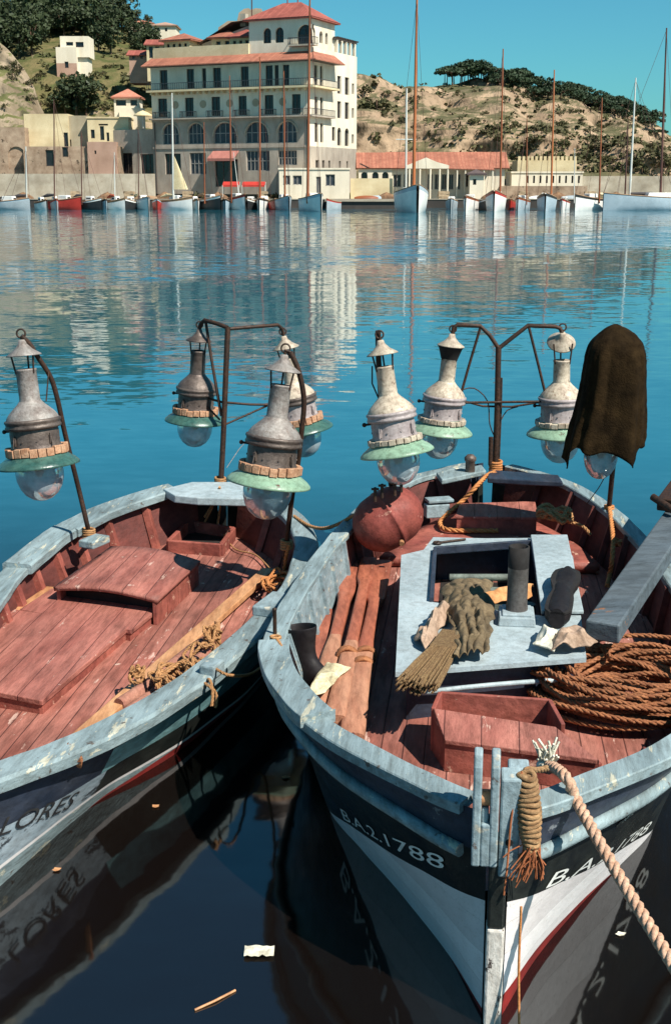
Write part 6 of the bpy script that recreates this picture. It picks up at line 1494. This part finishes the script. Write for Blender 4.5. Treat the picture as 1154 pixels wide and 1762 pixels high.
# things on the quay
def px_box(name, label, cat, px, w, h, d, dep, m, extra=None):
    p = PY(px, 330, dep); p.z = 1.25; t = thing(name, label, cat, tuple(p)); return t, p
for i, (px, lb) in enumerate(((398,'red cloth cafe awning at the left below the hotel door'), (437,'red cloth cafe awning at the right below the hotel windows'))):
    p = PY(px, 330, 201); t = thing('cafe_awning', lb, 'awning', (p.x, 201, 1.25), 0, 'red awnings on the quay')
    mb = MB(); w = 3.6 if i else 2.6; mb.add([(-w/2,-1,2.25),(w/2,-1,2.25),(w/2,1,2.75),(-w/2,1,2.75),(-w/2,-1,1.95),(w/2,-1,1.95)], [(0,1,2,3),(4,5,1,0)]); mb.build('canopy', f_red, t).modifiers.new('t','SOLIDIFY').thickness = .05
    for s in (-1, 1):
        for y, h in ((-1,2.2),(1,2.7)): mb = MB(); mb.tube([(s*w/2,y,0),(s*w/2,y,h)], .05, 6); mb.build('pole', f_mastw, t)
b1 = dup(bus[0]); b1.location = PY(347,330,202); b1.location.z = 1.2; b1.scale = (.75,.75,1.0); b1['label'] = 'dark potted bush on the quay before the hotel door'
b2 = dup(bus[1]); b2.location = PY(470,330,203); b2.location.z = 1.2; b2.scale = (.7,.7,.8); b2['label'] = 'dark bush on the quay left of the white boathouse'
for i, (px, lb, m_) in enumerate(((250,'upturned tan dinghy on the quay before the promenade wall',f_deckb),(20,'upturned dark dinghy on the quay at the far left',f_hullk),(930,'upturned white dinghy on the quay below the battlemented house',f_hullw),(985,'upturned grey dinghy on the quay at right',f_hullg),(630,'upturned red brown dinghy on the jetty',f_mastb),(650,'upturned pale dinghy on the jetty by the cream wall',f_hullb))):
    p = PY(px, 330, 199.6 + (i % 2)*.5); mb = MB(); rows = []
    for k in range(11):
        v = k/10; hw = .7*math.sin(math.pi*(v*.86+.07))**.7; rows.append([Vector((p.x - 1.9 + 3.8*v, p.y + hw*math.cos(a), 1.26 + .62*math.sin(a)*(hw/.7)**.5)) for a in [math.pi*j/8 for j in range(9)]])
    mb.grid(rows); solo(mb, 'dinghy', m_, lb, 'dinghy', 'upturned dinghies on the quay')

# parasol on the annex terrace, gear heaped on the quay
p = HI @ PY(247, 250, 216); t = thing('parasol', 'pale yellow parasol open on the terrace left of the hotel arches', 'parasol', tuple(PY(247, 250, 216)))
zt0 = 12.7; p = PY(247, 226, 216); t.location = (p.x, 216, zt0); ROOT[t.name] = Matrix.Translation(t.location)
mb = MB(); mb.tube([(0,0,0),(0,0,2.6)], .06, 6); mb.build('pole', f_mastw, t)
mb = MB(); mb.lathe([(0,2.9),(.8,2.6),(1.5,2.2),(1.55,2.0)], Matrix(), 12); mb.build('canopy', f_sail, t)
f_net = mat('heaped_brown_nets', (.30,.17,.09), (.16,.09,.05), .95, 1.5, .5, 6, blot=.4); f_crate = mat('pale_fish_crate', (.55,.42,.27), (.4,.28,.17), .8, 2, blot=.3)
heaps = [(40,'heap of brown nets on the quay behind the far left boats',0),(130,'stack of fish crates on the quay behind the black motor boat',1),(185,'heap of brown nets beside the orange sail cover',0),(222,'stack of fish crates behind the white boats at left',1),(283,'heap of nets just left of the cream sail',0),(322,'stack of crates just right of the cream sail',1),(375,'heap of nets under the left cafe awning',0),(452,'stack of crates beside the right cafe awning',1),
 (665,'heap of nets at the right end of the jetty',0),(762,'stack of crates right of the large sloop',1),(845,'heap of nets behind the kiosk',0),(900,'stack of crates below the battlemented house',1),(960,'heap of nets behind the pale blue boat',0),(1015,'stack of crates behind the slanted yacht',1),(1060,'heap of nets by the long sea wall',0)]
rh_ = random.Random(3)
for px, lb, k in heaps:
    p = PY(px, 330, 199.4 + rh_.random()*1.5); p.z = 1.26
    if k == 0:
        mb = MB(); rows = []
        for j in range(7):
            f = j/6; rows.append([p + Vector(((1.7*(1-f**2)+.05)*math.cos(a)*(1+.2*noise.noise(Vector((math.cos(a)*2, math.sin(a)*2, px)))), (.8*(1-f**2)+.03)*math.sin(a), 1.1*f*(1+.25*noise.noise(Vector((a, px, 1)))))) for a in [i*2*math.pi/18 for i in range(18)]])
        mb.grid(rows, 0, True, True); solo(mb, 'net_heap', f_net, lb, 'nets', 'nets and crates along the quay')
    else:
        mb = MB()
        for j in range(3):
            w = 1.3 + .5*rh_.random(); mb.box((p.x + rh_.uniform(-.1,.1), p.y, p.z + .2 + j*.42), (w, .8, .36), rh_.uniform(-.2,.2)); mb.box((p.x, p.y - .01, p.z + .40 + j*.42), (w*.9, .7, .05))
        solo(mb, 'crate_stack', f_crate, lb, 'crates', 'nets and crates along the quay')
